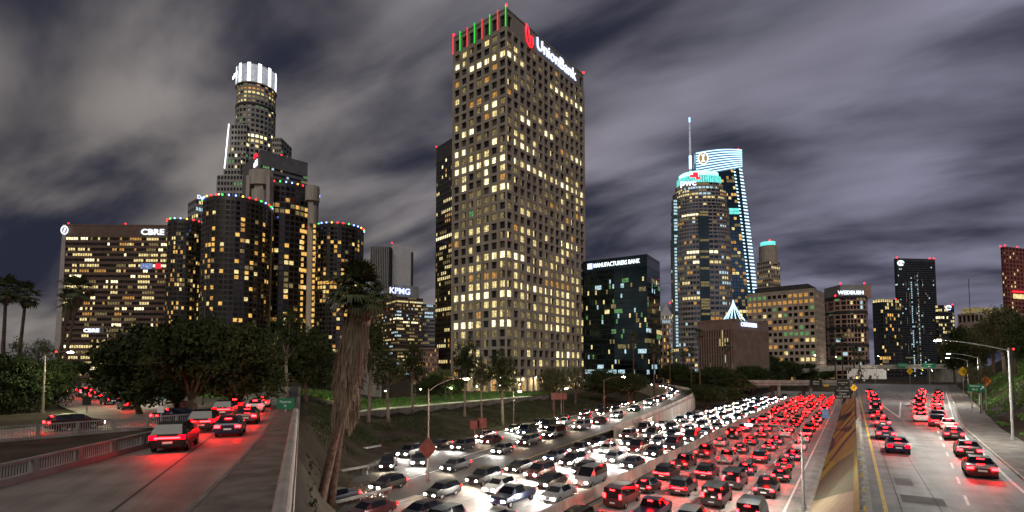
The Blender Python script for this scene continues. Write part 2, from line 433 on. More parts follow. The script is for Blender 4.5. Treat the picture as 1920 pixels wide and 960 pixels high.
def text(name, s, size, loc, tang, mat, parent, extrude=0.05, sx=1.0, space=1.0, offset=0.0):
    """lettering standing upright at loc (in the parent's frame), reading along tang"""
    me = text_mesh(s, size, extrude, sx, space, offset)
    me.materials.clear(); me.materials.append(M(mat))
    a = math.atan2(tang[1], tang[0])
    o = link(name, me, parent, loc); o.rotation_euler = (R(90), 0, a)
    return o
ORD = 'first second third fourth fifth sixth seventh eighth ninth tenth eleventh twelfth thirteenth fourteenth fifteenth sixteenth seventeenth eighteenth nineteenth twentieth twenty-first twenty-second twenty-third twenty-fourth twenty-fifth twenty-sixth twenty-seventh twenty-eighth twenty-ninth thirtieth thirty-first thirty-second thirty-third thirty-fourth thirty-fifth'.split()

# ------------------------------------------------------------------ ground
def axis(lo, hi, step, outer):
    a = []; x = lo
    while x <= hi: a.append(x); x += step
    s = step; b = []; x = hi
    while x < outer: s *= 1.35; x += s; b.append(x)
    s = step; c = []; x = lo
    while x > -outer: s *= 1.35; x -= s; c.append(x)
    return list(reversed(c)) + a + b
gx = axis(-150, 260, 2.2, 5000); gy = axis(-20, 330, 2.2, 5000)
verts = []
for y in gy:
    for x in gx:
        verts.append((x, y, height(x, y) - 0.08 + 0.05 * noise.noise((x * 0.3, y * 0.3, 0))))
nx = len(gx)
faces = [(j * nx + i, j * nx + i + 1, (j + 1) * nx + i + 1, (j + 1) * nx + i) for j in range(len(gy) - 1) for i in range(nx - 1)]
me = bpy.data.meshes.new('ground'); me.from_pydata(verts, [], faces); me.materials.append(M('earth'))
me.polygons.foreach_set('use_smooth', [True] * len(faces))
structure(link('ground', me))

# ------------------------------------------------------------------ roads
def strip(name, path, half_l, half_r, mat, parent=None, dz=0.0):
    """a road sheet along a path of (x, y, z)"""
    m = MB(); L = []; Rr = []
    for i, p in enumerate(path):
        a = Vector(path[max(0, i - 1)]); b = Vector(path[min(len(path) - 1, i + 1)])
        d = (b - a); d.z = 0; d.normalize(); n = Vector((d.y, -d.x, 0)); p = Vector(p)
        hl = half_l[i] if isinstance(half_l, list) else half_l
        hr = half_r[i] if isinstance(half_r, list) else half_r
        L.append(p - n * hl + Vector((0, 0, dz))); Rr.append(p + n * hr + Vector((0, 0, dz)))
    for i in range(len(path) - 1): m.quad(L[i], Rr[i], Rr[i + 1], L[i + 1])
    return m.build(name, mat, parent)
def smooth_path(pts, n=10):
    out = []
    P = [Vector(p) for p in pts]
    for i in range(len(P) - 1):
        p0, p1, p2, p3 = P[max(i - 1, 0)], P[i], P[i + 1], P[min(i + 2, len(P) - 1)]
        for k in range(n):
            t = k / n
            out.append(0.5 * ((2 * p1) + (p2 - p0) * t + (2 * p0 - 5 * p1 + 4 * p2 - p3) * t * t + (3 * p1 - p0 - 3 * p2 + p3) * t ** 3))
    out.append(P[-1]); return out
T0, T1 = 12.0, 330.0
red_way = structure(strip('freeway', [fw(T0, -12.7), fw(T1, -12.7)], 8.8, 8.8, 'joint', None, 0.0))
# concrete slabs, each with its joints
slab_cache = {}
def slab(parent, t, o, lt, wo, z):
    key = (round(lt, 2), round(wo, 2))
    if key not in slab_cache:
        m = MB(); g = 0.035
        c = [fw(g, -wo / 2 + g), fw(g, wo / 2 - g), fw(lt - g, wo / 2 - g), fw(lt - g, -wo / 2 + g)]
        m.box8([p + Vector((0, 0, -0.03)) for p in c] + c)
        slab_cache[key] = m.mesh('concrete_slab', 'road_concrete')
    return link('concrete_slab', slab_cache[key], parent, fw(t, o, z))
edges_red = [-21.4, -16.8, -13.1, -9.4, -5.7, -3.9]
for i in range(5):
    w = edges_red[i + 1] - edges_red[i]; c = (edges_red[i] + edges_red[i + 1]) / 2
    t = 30.0 + (i % 2) * 1.7
    m = MB()
    m.box8([fw(T0, c - w / 2 + 0.03, -0.03), fw(T0, c + w / 2 - 0.03, -0.03), fw(t, c + w / 2 - 0.03, -0.03), fw(t, c - w / 2 + 0.03, -0.03)] + [fw(T0, c - w / 2 + 0.03, 0.03), fw(T0, c + w / 2 - 0.03, 0.03), fw(t, c + w / 2 - 0.03, 0.03), fw(t, c - w / 2 + 0.03, 0.03)])
    if i < 4:
        while t < 104: slab(red_way, t, c, 4.6, w, 0.03); t += 4.6
    m.box8([fw(t, c - w / 2 + 0.03, -0.03), fw(t, c + w / 2 - 0.03, -0.03), fw(T1, c + w / 2 - 0.03, -0.03), fw(T1, c - w / 2 + 0.03, -0.03)] + [fw(t, c - w / 2 + 0.03, 0.03), fw(t, c + w / 2 - 0.03, 0.03), fw(T1, c + w / 2 - 0.03, 0.03), fw(T1, c - w / 2 + 0.03, 0.03)])
    m.build('lane_surface', 'road_concrete', red_way)
white_way = structure(strip('freeway', [fw(26, -29.8), fw(T1, -29.8)], 7.9, 7.6, 'road_concrete', None, 0.03))
# connector ramp curling over to the left, and the outer exit lane beside it
ramp_pts = smooth_path([fw(28, -40.2, 0.03), (-9.7, 58, 0.05), (3.4, 81.5, 0.5), (21, 107, 1.9), (41, 141, 3.5), (56, 172, 4.3), (64, 205, 4.7), (63, 240, 5.0), (46, 285, 5.1), (20, 318, 5.1)], 10)
ramp_road = structure(strip('ramp_road', ramp_pts, 3.9, 4.1, 'asphalt', None, 0.012))
exit_pts = smooth_path([fw(46, -46, 0.0), (-12.6, 75.6, 0), (4.5, 108, 0), (33, 160, 0), (50, 196, 0)], 10)
exit_road = structure(strip('exit_road', exit_pts, 5.6, 5.2, 'asphalt', None, 0.02))
gore = MB()
gore.poly([fw(38, -49, 0.004), fw(38, -37, 0.004), fw(96, -37, 0.004), fw(110, -44, 0.004), fw(110, -56, 0.004), fw(70, -56, 0.004)])
structure(gore.build('paved_gore', 'asphalt'))
# right-hand road on its embankment
rw = MB()
ts = [8, 30, 45, 60, 75, 91, 110, 133, 160, 200, 250, 320]
for a, b in zip(ts[:-1], ts[1:]):
    rw.quad(fw(a, 0.2, ZR), fw(a, oedge(a) + 0.4, ZR), fw(b, oedge(b) + 0.4, ZR), fw(b, 0.2, ZR))
right_road = structure(rw.build('right_road', 'worn_concrete'))
sw = MB()
for a, b in zip(ts[:-1], ts[1:]):
    p = [fw(a, oedge(a) + 0.4, ZR - 0.1), fw(a, oedge(a) + 4.0, ZR - 0.1), fw(b, oedge(b) + 4.0, ZR - 0.1), fw(b, oedge(b) + 0.4, ZR - 0.1)]
    sw.box8(p + [q + Vector((0, 0, 0.24)) for q in p])
rp_o = structure(sw.build('pavement', 'joint')); t = 22.0
while t < 150:
    m = MB(); a, b = t + .02, t + 3.98; p = [fw(a, oedge(a) + .42, ZR + .1), fw(a, oedge(a) + 3.95, ZR + .1), fw(b, oedge(b) + 3.95, ZR + .1), fw(b, oedge(b) + .42, ZR + .1)]; m.box8(p + [q + Vector((0, 0, .055)) for q in p]); m.build('paving_slab', 'dark_concrete', rp_o); t += 4.0
m = MB(); p = [fw(150, oedge(150) + .42, ZR + .1), fw(150, oedge(150) + 3.95, ZR + .1), fw(320, oedge(320) + 3.95, ZR + .1), fw(320, oedge(320) + .42, ZR + .1)]; m.box8(p + [q + Vector((0, 0, .055)) for q in p]); m.build('far_paving', 'dark_concrete', rp_o)
# the street on the bridge, its pavement and kerb
left_deck = MB()
left_deck.prism([(-19.6, 6.0), (2.1, -5.6), tuple(st(150, -0.2).xy), tuple(st(150, -9.5).xy), tuple(st(60, -8.8).xy), (-25.0, 44.0), (-24.2, 38.0), (-21.4, 21.3)], 7.2, 8.0)
left_street = structure(left_deck.build('bridge_street', 'street_asphalt'))
pave = MB()
for a, b in ((-6, 18), (18, 30), (30, 44), (44, 150)):
    ka = -3.66 if a < 18 else (-3.66 if a < 19 else (-2.96 if a < 31 else -2.56)); kb = -3.66 if b < 19 else (-2.96 if b < 31 else -2.56)
    q = [st(a, ka, 7.9), st(a, -0.75, 7.9), st(b, -0.75, 7.9), st(b, kb, 7.9)]
    pave.box8(q + [w_ + Vector((0, 0, 0.22)) for w_ in q])
pave_o = structure(pave.build('pavement', 'joint'))
def kx(t): return -3.7 if t < 18 else (-3.7 + (t - 18) / 12 * .7 if t < 30 else (-3.0 + (t - 30) / 14 * .4 if t < 44 else -2.6))
t = -4.0
while t < 70:
    m = MB(); a, b = t + .02, t + 2.48; p = [st(a, kx(a) + .2, 8.1), st(a, -.77, 8.1), st(b, -.77, 8.1), st(b, kx(b) + .2, 8.1)]; m.box8(p + [q + Vector((0, 0, .065)) for q in p]); m.build('paving_slab', 'sidewalk', pave_o)
    m = MB(); p = [st(a, kx(a) - .02, 8.0), st(a, kx(a) + .18, 8.0), st(b, kx(b) + .18, 8.0), st(b, kx(b) - .02, 8.0)]; m.box8(p + [q + Vector((0, 0, .17)) for q in p]); m.build('kerb_stone', 'dark_concrete', pave_o)
    t += 2.5
# far-left roads
def fl(t, o, z=7.46): return Vector((-33.4, 49.7, z)) + Vector((DX * t + DY * o, DY * t - DX * o, 0))
flr = strip('side_road', [fl(-60, -4.6), fl(12, -4.6)], 4.4, 4.4, 'street_asphalt'); structure(flr)
curve_pts = smooth_path([fl(-6, -3, 7.47), (-44, 61, 7.47), (-62, 79, 7.47), (-92, 108, 7.47), (-140, 155, 7.47)], 8)
structure(strip('curved_road', curve_pts, 5.5, 6.2, 'street_asphalt', None, 0.012))
# lit walkway road above the embankment, with its low wall
lit_road = structure(strip('plaza_road', [fw(40, -91.5, 3.42), fw(78, -91.5, 3.42), fw(150, -91.5, 3.42)], 3.4, 3.4, 'pale_walk'))

# ------------------------------------------------------------------ road paint
def dash_line(parent, o, t0, t1, ln, gap, z, w=0.15, mat='white_paint', name='lane_marking'):
    t = t0; me_ = None
    while t < t1:
        if me_ is None:
            m = MB(); m.quad(fw(0, -w / 2), fw(0, w / 2), fw(ln, w / 2), fw(ln, -w / 2)); me_ = m.mesh(name, mat)
        link(name, me_, parent, fw(t, o, z)); t += ln + gap
def long_line(parent, o, t0, t1, z, w=0.16, mat='white_paint', name='edge_line'):
    m = MB(); m.quad(fw(t0, o - w / 2, z), fw(t0, o + w / 2, z), fw(t1, o + w / 2, z), fw(t1, o - w / 2, z)); m.build(name, mat, parent)
for o in edges_red[1:4]: dash_line(red_way, o, 34, 210, 3.2, 8.0, 0.036)
long_line(red_way, -5.6, 14, 300, 0.036, 0.2)
long_line(red_way, -20.6, 14, 300, 0.036, 0.2, 'yellow_paint')
for o in (-26.2, -29.8, -33.4): dash_line(white_way, o, 30, 210, 3.2, 8.0, 0.036)
long_line(white_way, -23.0, 28, 300, 0.036, 0.18, 'yellow_paint'); long_line(white_way, -37.1, 28, 180, 0.036, 0.18)
long_line(right_road, 1.3, 10, 190, ZR + 0.005, 0.2, 'yellow_paint')
def curve_line(parent, pts, off, z, w=0.16, mat='white_paint', name='edge_line'):
    m = MB()
    for i in range(len(pts) - 1):
        a, b = Vector(pts[i]), Vector(pts[i + 1]); d = (b - a); d.z = 0; d.normalize(); n = Vector((d.y, -d.x, 0))
        m.quad(a + n * (off - w / 2) + Vector((0, 0, z)), a + n * (off + w / 2) + Vector((0, 0, z)), b + n * (off + w / 2) + Vector((0, 0, z)), b + n * (off - w / 2) + Vector((0, 0, z)))
    m.build(name, mat, parent)
curve_line(right_road, [fw(t, oedge(t) - 0.5, ZR) for t in range(10, 240, 8)], 0, 0.005, 0.2)
for o in (2.05, 3.9):
    long_line(right_road, o, 10, 150, ZR + .003, .05, 'joint', 'road_joint')
for t in range(14, 150, 9):
    m = MB(); m.quad(fw(t, .7, ZR + .002), fw(t, oedge(t), ZR + .002), fw(t + .05, oedge(t), ZR + .002), fw(t + .05, .7, ZR + .002)); m.build('road_joint', 'joint', right_road)
prng = random.Random(4)
for k in range(5):
    t, o = prng.uniform(24, 110), prng.uniform(1.6, 7.5); m = MB(); L_, W_ = prng.uniform(1.5, 5), prng.uniform(.8, 2.2); m.quad(fw(t, o, ZR + .001 + k * .0002), fw(t, o + W_, ZR + .001 + k * .0002), fw(t + L_, o + W_, ZR + .001 + k * .0002), fw(t + L_, o, ZR + .001 + k * .0002)); m.build('road_patch', 'patch', right_road)
m = MB(); m.quad(st(2, -6.1, 8.004), st(2, -5.98, 8.004), st(60, -5.98, 8.004), st(60, -6.1, 8.004)); m.build('road_joint', 'joint', left_street)
def rl2(t): return 5.0 if t < 35 else (5.0 + (t - 35) * 0.075 if t < 100 else 9.9 + (t - 100) * 0.09)
t = 26.0
while t < 150:
    curve_line(right_road, [fw(t, rl2(t), ZR), fw(t + 3, rl2(t + 3), ZR)], 0, 0.005, 0.15, name='lane_marking'); t += 7.0
# gore chevrons on the right road
def gore_v(t0, o0, t1, oa, ob):
    for ob_ in (oa, ob):
        a, b = fw(t0, o0, ZR), fw(t1, ob_, ZR); d = (b - a).normalized(); n = Vector((d.y, -d.x, 0)) * 0.13
        m = MB(); z = Vector((0, 0, 0.006)); m.quad(a - n + z, a + n + z, b + n + z, b - n + z); m.build('gore_marking', 'white_paint', right_road)
gore_v(104, 6.0, 150, 4.6, 9.0); gore_v(120, 12.4, 165, 11.5, 18.0)
curve_line(ramp_road, ramp_pts, -3.3, 0.018); curve_line(ramp_road, ramp_pts, 3.4, 0.018, 0.16, 'yellow_paint')
curve_line(exit_road, exit_pts, -4.9, 0.026); curve_line(exit_road, exit_pts, 4.6, 0.026)
dl = MB()
for i in range(0, len(exit_pts) - 2, 3):
    a, b = Vector(exit_pts[i]), Vector(exit_pts[i]) * 0.4 + Vector(exit_pts[i + 1]) * 0.6; d = (b - a).normalized(); n = Vector((d.y, -d.x, 0)) * 0.08; z = Vector((0, 0, 0.026))
    dl.quad(a - n + z, a + n + z, b + n + z, b - n + z)
dl.build('lane_marking', 'white_paint', exit_road)

# ------------------------------------------------------------------ barriers and walls
def jersey(name, label, path, top=0.86, group=None, mat='barrier', seg=6.0, zoff=0.0, width=1.0):
    """a concrete barrier cast in lengths, each length a piece of its own"""
    root = thing(name, label, 'barrier', path[0], 0, group); o0 = Vector(path[0])
    prof = [(-0.30, 0), (-0.30, 0.08), (-0.17, 0.33), (-0.11, top), (0.11, top), (0.17, 0.33), (0.30, 0.08), (0.30, 0)]
    for i in range(len(path) - 1):
        a, b = Vector(path[i]), Vector(path[i + 1]); L = (b - a).length; k = max(1, int(L / seg))
        for j in range(k):
            p = a.lerp(b, j / k); q = a.lerp(b, (j + 1) / k); d = (q - p).normalized(); g = d * 0.02
            n = Vector((d.y, -d.x, 0)).normalized(); m = MB()
            A = [p + g + n * x * width + Vector((0, 0, z + zoff)) - o0 for x, z in prof]; B = [q - g + n * x * width + Vector((0, 0, z + zoff)) - o0 for x, z in prof]
            for w_ in range(len(prof) - 1): m.quad(A[w_], A[w_ + 1], B[w_ + 1], B[w_])
            m.poly(A); m.poly(list(reversed(B)))
            m.build('barrier_block', mat, root)
    return root
jersey('median_barrier', 'long pale concrete median barrier between the headlamp and tail-lamp sides of the freeway', [fw(26, -21.9, 0.03), fw(300, -21.9, 0.03)], 1.15, seg=7.0, width=1.25)
i0 = 20
def off_path(pts, off, i0, i1, dz=0.0):
    out = []
    for i in range(i0, i1):
        a, b = Vector(pts[max(i - 1, 0)]), Vector(pts[min(i + 1, len(pts) - 1)]); d = b - a; d.z = 0; d.normalize()
        out.append(Vector(pts[i]) + Vector((d.y, -d.x, 0)) * off + Vector((0, 0, dz)))
    return out
jersey('ramp_barrier', 'low concrete barrier on the far side of the curving ramp, starting at its gore', off_path(ramp_pts, -4.2, 22, len(ramp_pts) - 2), 0.8, seg=9)
jersey('ramp_barrier', 'concrete barrier along the near, outer side of the curving ramp', off_path(ramp_pts, 4.35, 27, len(ramp_pts) - 2), 0.85, seg=9)
# retaining wall carrying the ramp
rwall = thing('ramp_wall', 'stained concrete retaining wall carrying the near side of the curving ramp', 'wall', ramp_pts[28])
oo = Vector(ramp_pts[28]); wp = off_path(ramp_pts, 4.6, 27, len(ramp_pts) - 2)
for a, b in zip(wp[:-1], wp[1:]):
    d = (b - a); d.z = 0; d.normalize(); n = Vector((d.y, -d.x, 0)) * 0.28; g = d * 0.02
    m = MB()
    lo = lambda p: Vector((p.x, p.y, -0.3))
    m.box8([lo(a + g) - n - oo, lo(a + g) + n - oo, lo(b - g) + n - oo, lo(b - g) - n - oo, a + g - n - oo, a + g + n - oo, b - g + n - oo, b - g - n - oo])
    m.build('wall_panel', 'concrete', rwall)
# far side of the ramp
rw2 = thing('ramp_wall', 'concrete retaining wall under the far side of the curving ramp', 'wall', ramp_pts[30])
oo2 = Vector(ramp_pts[30]); wp = off_path(ramp_pts, -4.4, 30, len(ramp_pts) - 2)
for a, b in zip(wp[:-1], wp[1:]):
    d = (b - a); d.z = 0; d.normalize(); n = Vector((d.y, -d.x, 0)) * 0.2; g = d * 0.02; m = MB()
    lo = lambda p: Vector((p.x, p.y, -0.3))
    m.box8([lo(a + g) - n - oo2, lo(a + g) + n - oo2, lo(b - g) + n - oo2, lo(b - g) - n - oo2, a + g - n - oo2, a + g + n - oo2, b - g + n - oo2, b - g - n - oo2])
    m.build('wall_panel', 'concrete', rw2)

# mural slope
ms = MB()
for i in range(30):
    a, b = 10 + i * 7, 17 + i * 7
    ms.quad(fw(a, -3.6, 0.12), fw(b, -3.6, 0.12), fw(b, 0.08, ZR - 0.3), fw(a, 0.08, ZR - 0.3))
mural_o = tag(ms.build('painted_slope', 'mural_ochre'), 'concrete slope painted in ochre, grey-green and slate camouflage bands', 'slope')
# the painted shapes, each a thin coat on the slope
SA, SB = fw(0, -3.6, .12), fw(0, .08, ZR - .3); SU = SB - SA; SN = Vector((DX, DY, 0)).cross(SU).normalized(); SN = SN if SN.z > 0 else -SN
def on_slope(u, v):
    d = ray(u, v); c = Vector((0, 0, CAM_Z)); k = (SA - c).dot(SN) / d.dot(SN); p = c + d * k - SA; t = p.dot(Vector((DX, DY, 0))); a = max(.004, min(.997, p.dot(SU) / SU.length_squared)); return t, a
def slope_pt(t, a, lift=.006): return SA + Vector((DX, DY, 0)) * t + SU * a + SN * lift
def coat(pts, mat, lift=.006, zoomed=True):
    q = [on_slope(1380 + x / 4.8, 760 + y / 4.8) if zoomed else (x, y) for x, y in pts]
    q = [slope_pt(*w_, lift) for w_ in q]; m = MB(); m.poly(q); m.build('painted_shape', mat, mural_o)
coat([(612, 770), (690, 745), (735, 700), (790, 640), (860, 560), (930, 500), (1060, 420), (1060, 960), (600, 960)], 'mural_green', .006)
coat([(600, 960), (640, 918), (690, 880), (770, 848), (880, 812), (1060, 770), (1060, 1300), (560, 1300)], 'mural_beige', .012)
coat([(600, 780), (690, 744), (735, 699), (790, 639), (860, 559), (900, 520), (820, 490), (740, 500), (680, 545), (600, 600)], 'mural_yellow', .009)
coat([(615, 575), (690, 525), (760, 480), (830, 430), (880, 380), (893, 325), (850, 300), (760, 303), (700, 298), (650, 335), (700, 345), (775, 368), (805, 400), (765, 440), (690, 485), (615, 528)], 'mural_slate', .012)
coat([(680, 285), (780, 256), (880, 208), (890, 188), (800, 221), (715, 230)], 'mural_slate', .009)
coat([(860, 252), (925, 212), (1045, 186), (1045, 247)], 'mural_slate', .009)
coat([(745, 186), (830, 150), (940, 100), (1040, 55), (1040, 95), (900, 160), (800, 184)], 'mural_slate', .009)
mr = random.Random(12)
for k in range(9):
    t = 74 + k * 8.5; w_ = mr.uniform(2.5, 5); sh = mr.uniform(4, 12)
    coat([(t, .012), (t + sh * .3, .3), (t + sh * .7, .65), (t + sh, .988), (t + sh + w_, .988), (t + sh * .75 + w_ * 1.2, .6), (t + sh * .35 + w_ * .8, .3), (t + w_, .012)], ('mural_slate', 'mural_yellow', 'mural_slate')[k % 3], .009, False)
# kerb at its foot
kb = MB(); p = [fw(10, -3.95, -0.05), fw(10, -3.55, -0.05), fw(220, -3.55, -0.05), fw(220, -3.95, -0.05)]; kb.box8(p + [q + Vector((0, 0, 0.22)) for q in p])
structure(kb.build('kerb', 'barrier'))
# lagging wall on top of the slope, with posts, boards and reflectors
lag = thing('retaining_wall', 'retaining wall of dark boards and posts above the painted slope, with yellow reflectors', 'wall', fw(20, 0.22, 0))
o0 = fw(20, 0.22, 0)
bm = MB(); p = [fw(0, -0.06), fw(0, 0.06), fw(2.34, 0.06), fw(2.34, -0.06)]; bm.box8([q + Vector((0, 0, 0)) for q in p] + [q + Vector((0, 0, 0.31)) for q in p]); board_me = bm.mesh('board', 'dark_concrete')
bm = MB(); p = [fw(-0.1, -0.14), fw(-0.1, 0.14), fw(0.1, 0.14), fw(0.1, -0.14)]; bm.box8(p + [q + Vector((0, 0, 1.5)) for q in p]); post_me = bm.mesh('post', 'steel')
bm = MB(); p = [fw(-0.12, -0.04), fw(-0.12, 0.04), fw(0.12, 0.04), fw(0.12, -0.04)]; bm.box8(p + [q + Vector((0, 0, 0.2)) for q in p]); refl_me = bm.mesh('reflector', 'yellow_reflector')
bm = MB(); p = [fw(0, -0.22), fw(0, 0.22), fw(2.48, 0.22), fw(2.48, -0.22)]; bm.box8(p + [q + Vector((0, 0, 0.16)) for q in p]); cap_me = bm.mesh('coping', 'barrier')
t = 22.0; i = 0
while t < 88:
    link('post', post_me, lag, fw(t, 0.22, ZR - 0.75) - o0)
    for r_ in range(3): link('board', board_me, lag, fw(t + 0.08, 0.22, ZR - 0.68 + r_ * 0.33) - o0)
    link('coping', cap_me, lag, fw(t + 0.01, 0.42, ZR + 0.36) - o0)
    if i % 2 == 0: link('reflector', refl_me, lag, fw(t, 0.3, ZR + 0.76) - o0)
    t += 2.5; i += 1
jersey('road_barrier', 'concrete barrier on the left edge of the right-hand road, past the board wall', [fw(90, 0.5, ZR), fw(150, 0.5, ZR)], 0.9, seg=5.0)
# kerb on right road
kr = MB()
for a, b in zip(ts[:-1], ts[1:]):
    p = [fw(a, oedge(a) + 0.22, ZR - 0.1), fw(a, oedge(a) + 0.39, ZR - 0.1), fw(b, oedge(b) + 0.39, ZR - 0.1), fw(b, oedge(b) + 0.22, ZR - 0.1)]
    kr.box8(p + [q + Vector((0, 0, 0.25)) for q in p])
structure(kr.build('kerb', 'barrier'))

# parapet of the bridge street beside the camera
par = thing('bridge_parapet', 'rounded concrete parapet along the pavement of the bridge street', 'parapet', st(0, -0.5, 8))
o0 = st(0, -0.5, 8); t = -5.0
while t < 52:
    m = MB(); prof = [(-0.26, 0.1), (-0.24, 0.85), (-0.17, 1.0), (-0.06, 1.07), (0.06, 1.07), (0.17, 1.0), (0.24, 0.85), (0.26, -1.6)]
    A = [st(t + 0.015, -0.5 + x, 8 + z) - o0 for x, z in prof]; B = [st(t + 5.985, -0.5 + x, 8 + z) - o0 for x, z in prof]
    for w_ in range(len(prof) - 1): m.quad(A[w_], A[w_ + 1], B[w_ + 1], B[w_])
    m.poly(A); m.poly(list(reversed(B))); m.build('parapet_length', 'concrete', par); t += 6
# balustrades: base wall, posts, top rail, pickets
def balustrade(name, label, a, b, post_gap, base_h, top_h, base_mat='concrete', base_low=0.0, thick=0.32):
    a, b = Vector(a), Vector(b); root = thing(name, label, 'railing', a); d = (b - a); L = d.length; d.normalize(); n = Vector((d.y, -d.x, 0))
    V = lambda s, x, z: d * s + n * x + Vector((0, 0, z))
    m = MB(); t_ = thick / 2
    m.box8([V(0, -t_, base_low), V(0, t_, base_low), V(L, t_, base_low), V(L, -t_, base_low), V(0, -t_, base_h), V(0, t_, base_h), V(L, t_, base_h), V(L, -t_, base_h)]); m.build('base_wall', base_mat, root)
    k = max(1, round(L / post_gap)); g = L / k
    pm = MB(); pm.box8([V(-0.11, -0.11, base_h), V(-0.11, 0.11, base_h), V(0.11, 0.11, base_h), V(0.11, -0.11, base_h), V(-0.11, -0.11, top_h), V(-0.11, 0.11, top_h), V(0.11, 0.11, top_h), V(0.11, -0.11, top_h)]); pme = pm.mesh('post', 'concrete')
    for i in range(k + 1): link('post', pme, root, d * (g * i))
    m = MB(); m.box8([V(0, -0.08, top_h), V(0, 0.08, top_h), V(L, 0.08, top_h), V(L, -0.08, top_h), V(0, -0.08, top_h + 0.12), V(0, 0.08, top_h + 0.12), V(L, 0.08, top_h + 0.12), V(L, -0.08, top_h + 0.12)]); m.build('top_rail', 'concrete', root)
    m = MB(); s = 0.2
    while s < L:
        if min(s % g, g - s % g) > 0.16: m.bar(V(s, 0, base_h), V(s, 0, top_h), 0.035, 0.035)
        s += 0.16
    m.build('pickets', 'steel', root, kind='stuff')
    return root
balustrade('picket_railing', 'picket railing on a low wall along the far side of the bridge street', (-20.6, 15.0, 8.0), (-25.0, 46.5, 8.0), 3.0, 0.3, 0.85)
balustrade('picket_railing', 'pale picket balustrade on a concrete base in front of the side road at left', fl(-58, 0.2, 7.2), fl(6, 0.2, 7.2), 2.6, 0.25, 1.15, base_low=-1.6)
balustrade('picket_railing', 'concrete and picket railing along the curved road under the trees', (-39.5, 64.5, 7.4), (-128, 153, 7.4), 4.0, 0.3, 1.1)
# plaza road wall, with its fence
pw = thing('plaza_wall', 'long low stained concrete wall below the lit plaza road', 'wall', fw(40, -87.6, 2.0)); o0 = fw(40, -87.6, 2.0); t = 40
while t < 150:
    m = MB(); p = [fw(t + 0.03, -87.85, 1.6), fw(t + 0.03, -87.45, 1.6), fw(t + 5.97, -87.45, 1.6), fw(t + 5.97, -87.85, 1.6)]
    m.box8([q - o0 for q in p] + [q + Vector((0, 0, 2.15)) - o0 for q in p]); m.build('wall_panel', 'dark_concrete', pw); t += 6
fe = thing('plaza_fence', 'thin metal fence on the far side of the lit plaza road', 'fence', fw(40, -95.3, 3.4)); o0 = fw(40, -95.3, 3.4)
pm = MB(); pm.bar((0, 0, 0), (0, 0, 1.1), 0.06, 0.06); pme = pm.mesh('post', 'dark_metal'); t = 40
while t <= 150: link('post', pme, fe, fw(t, -95.3, 3.4) - o0); t += 2.5
for z in (0.15, 0.6, 1.08):
    m = MB(); m.bar(fw(40, -95.3, 3.4 + z) - o0, fw(150, -95.3, 3.4 + z) - o0, 0.04, 0.04); m.build('rail', 'dark_metal', fe)
# guard rails at the lower left
def guard_rail(label, a, b, n_posts):
    a, b = Vector(a), Vector(b); root = thing('guard_rail', label, 'guard rail', a); d = (b - a); L = d.length; d.normalize(); n = Vector((d.y, -d.x, 0))
    m = MB(); prof = [(0, 0.42), (0.06, 0.47), (0.06, 0.53), (0.0, 0.58), (0.06, 0.63), (0.06, 0.69), (0, 0.74)]
    for i in range(len(prof) - 1):
        (x0, z0), (x1, z1) = prof[i], prof[i + 1]
        m.quad(n * x0 + Vector((0, 0, z0)), d * L + n * x0 + Vector((0, 0, z0)), d * L + n * x1 + Vector((0, 0, z1)), n * x1 + Vector((0, 0, z1)))
    m.build('beam', 'steel', root)
    pm = MB(); pm.box(-0.08, 0.08, -0.08, 0.08, -0.2, 0.8); pme = pm.mesh('post', 'bark')
    for i in range(n_posts): link('post', pme, root, d * (L * (i + 0.5) / n_posts) - n * 0.09)
    m = MB(); c = d * (L + 0.02); m.box8([c - n * 0.1 + Vector((0, 0, 0.35)), c + n * 0.12 + Vector((0, 0, 0.35)), c + n * 0.12 + d * 0.06 + Vector((0, 0, 0.35)), c - n * 0.1 + d * 0.06 + Vector((0, 0, 0.35)), c - n * 0.1 + Vector((0, 0, 0.85)), c + n * 0.12 + Vector((0, 0, 0.85)), c + n * 0.12 + d * 0.06 + Vector((0, 0, 0.85)), c - n * 0.1 + d * 0.06 + Vector((0, 0, 0.85))]); m.build('end_plate', 'red_reflector', root)
guard_rail('steel guard rail nearest the camera, beside the palm trunks', on(606, 960, 0), on(734, 926, 0), 7)
guard_rail('steel guard rail past the palm trunks, at the edge of the exit road', on(574, 905, 0), on(712, 878, 0), 8)
guard_rail('farthest steel guard rail, at the foot of the dark embankment', on(604, 862, 0), on(714, 842, 0), 6)

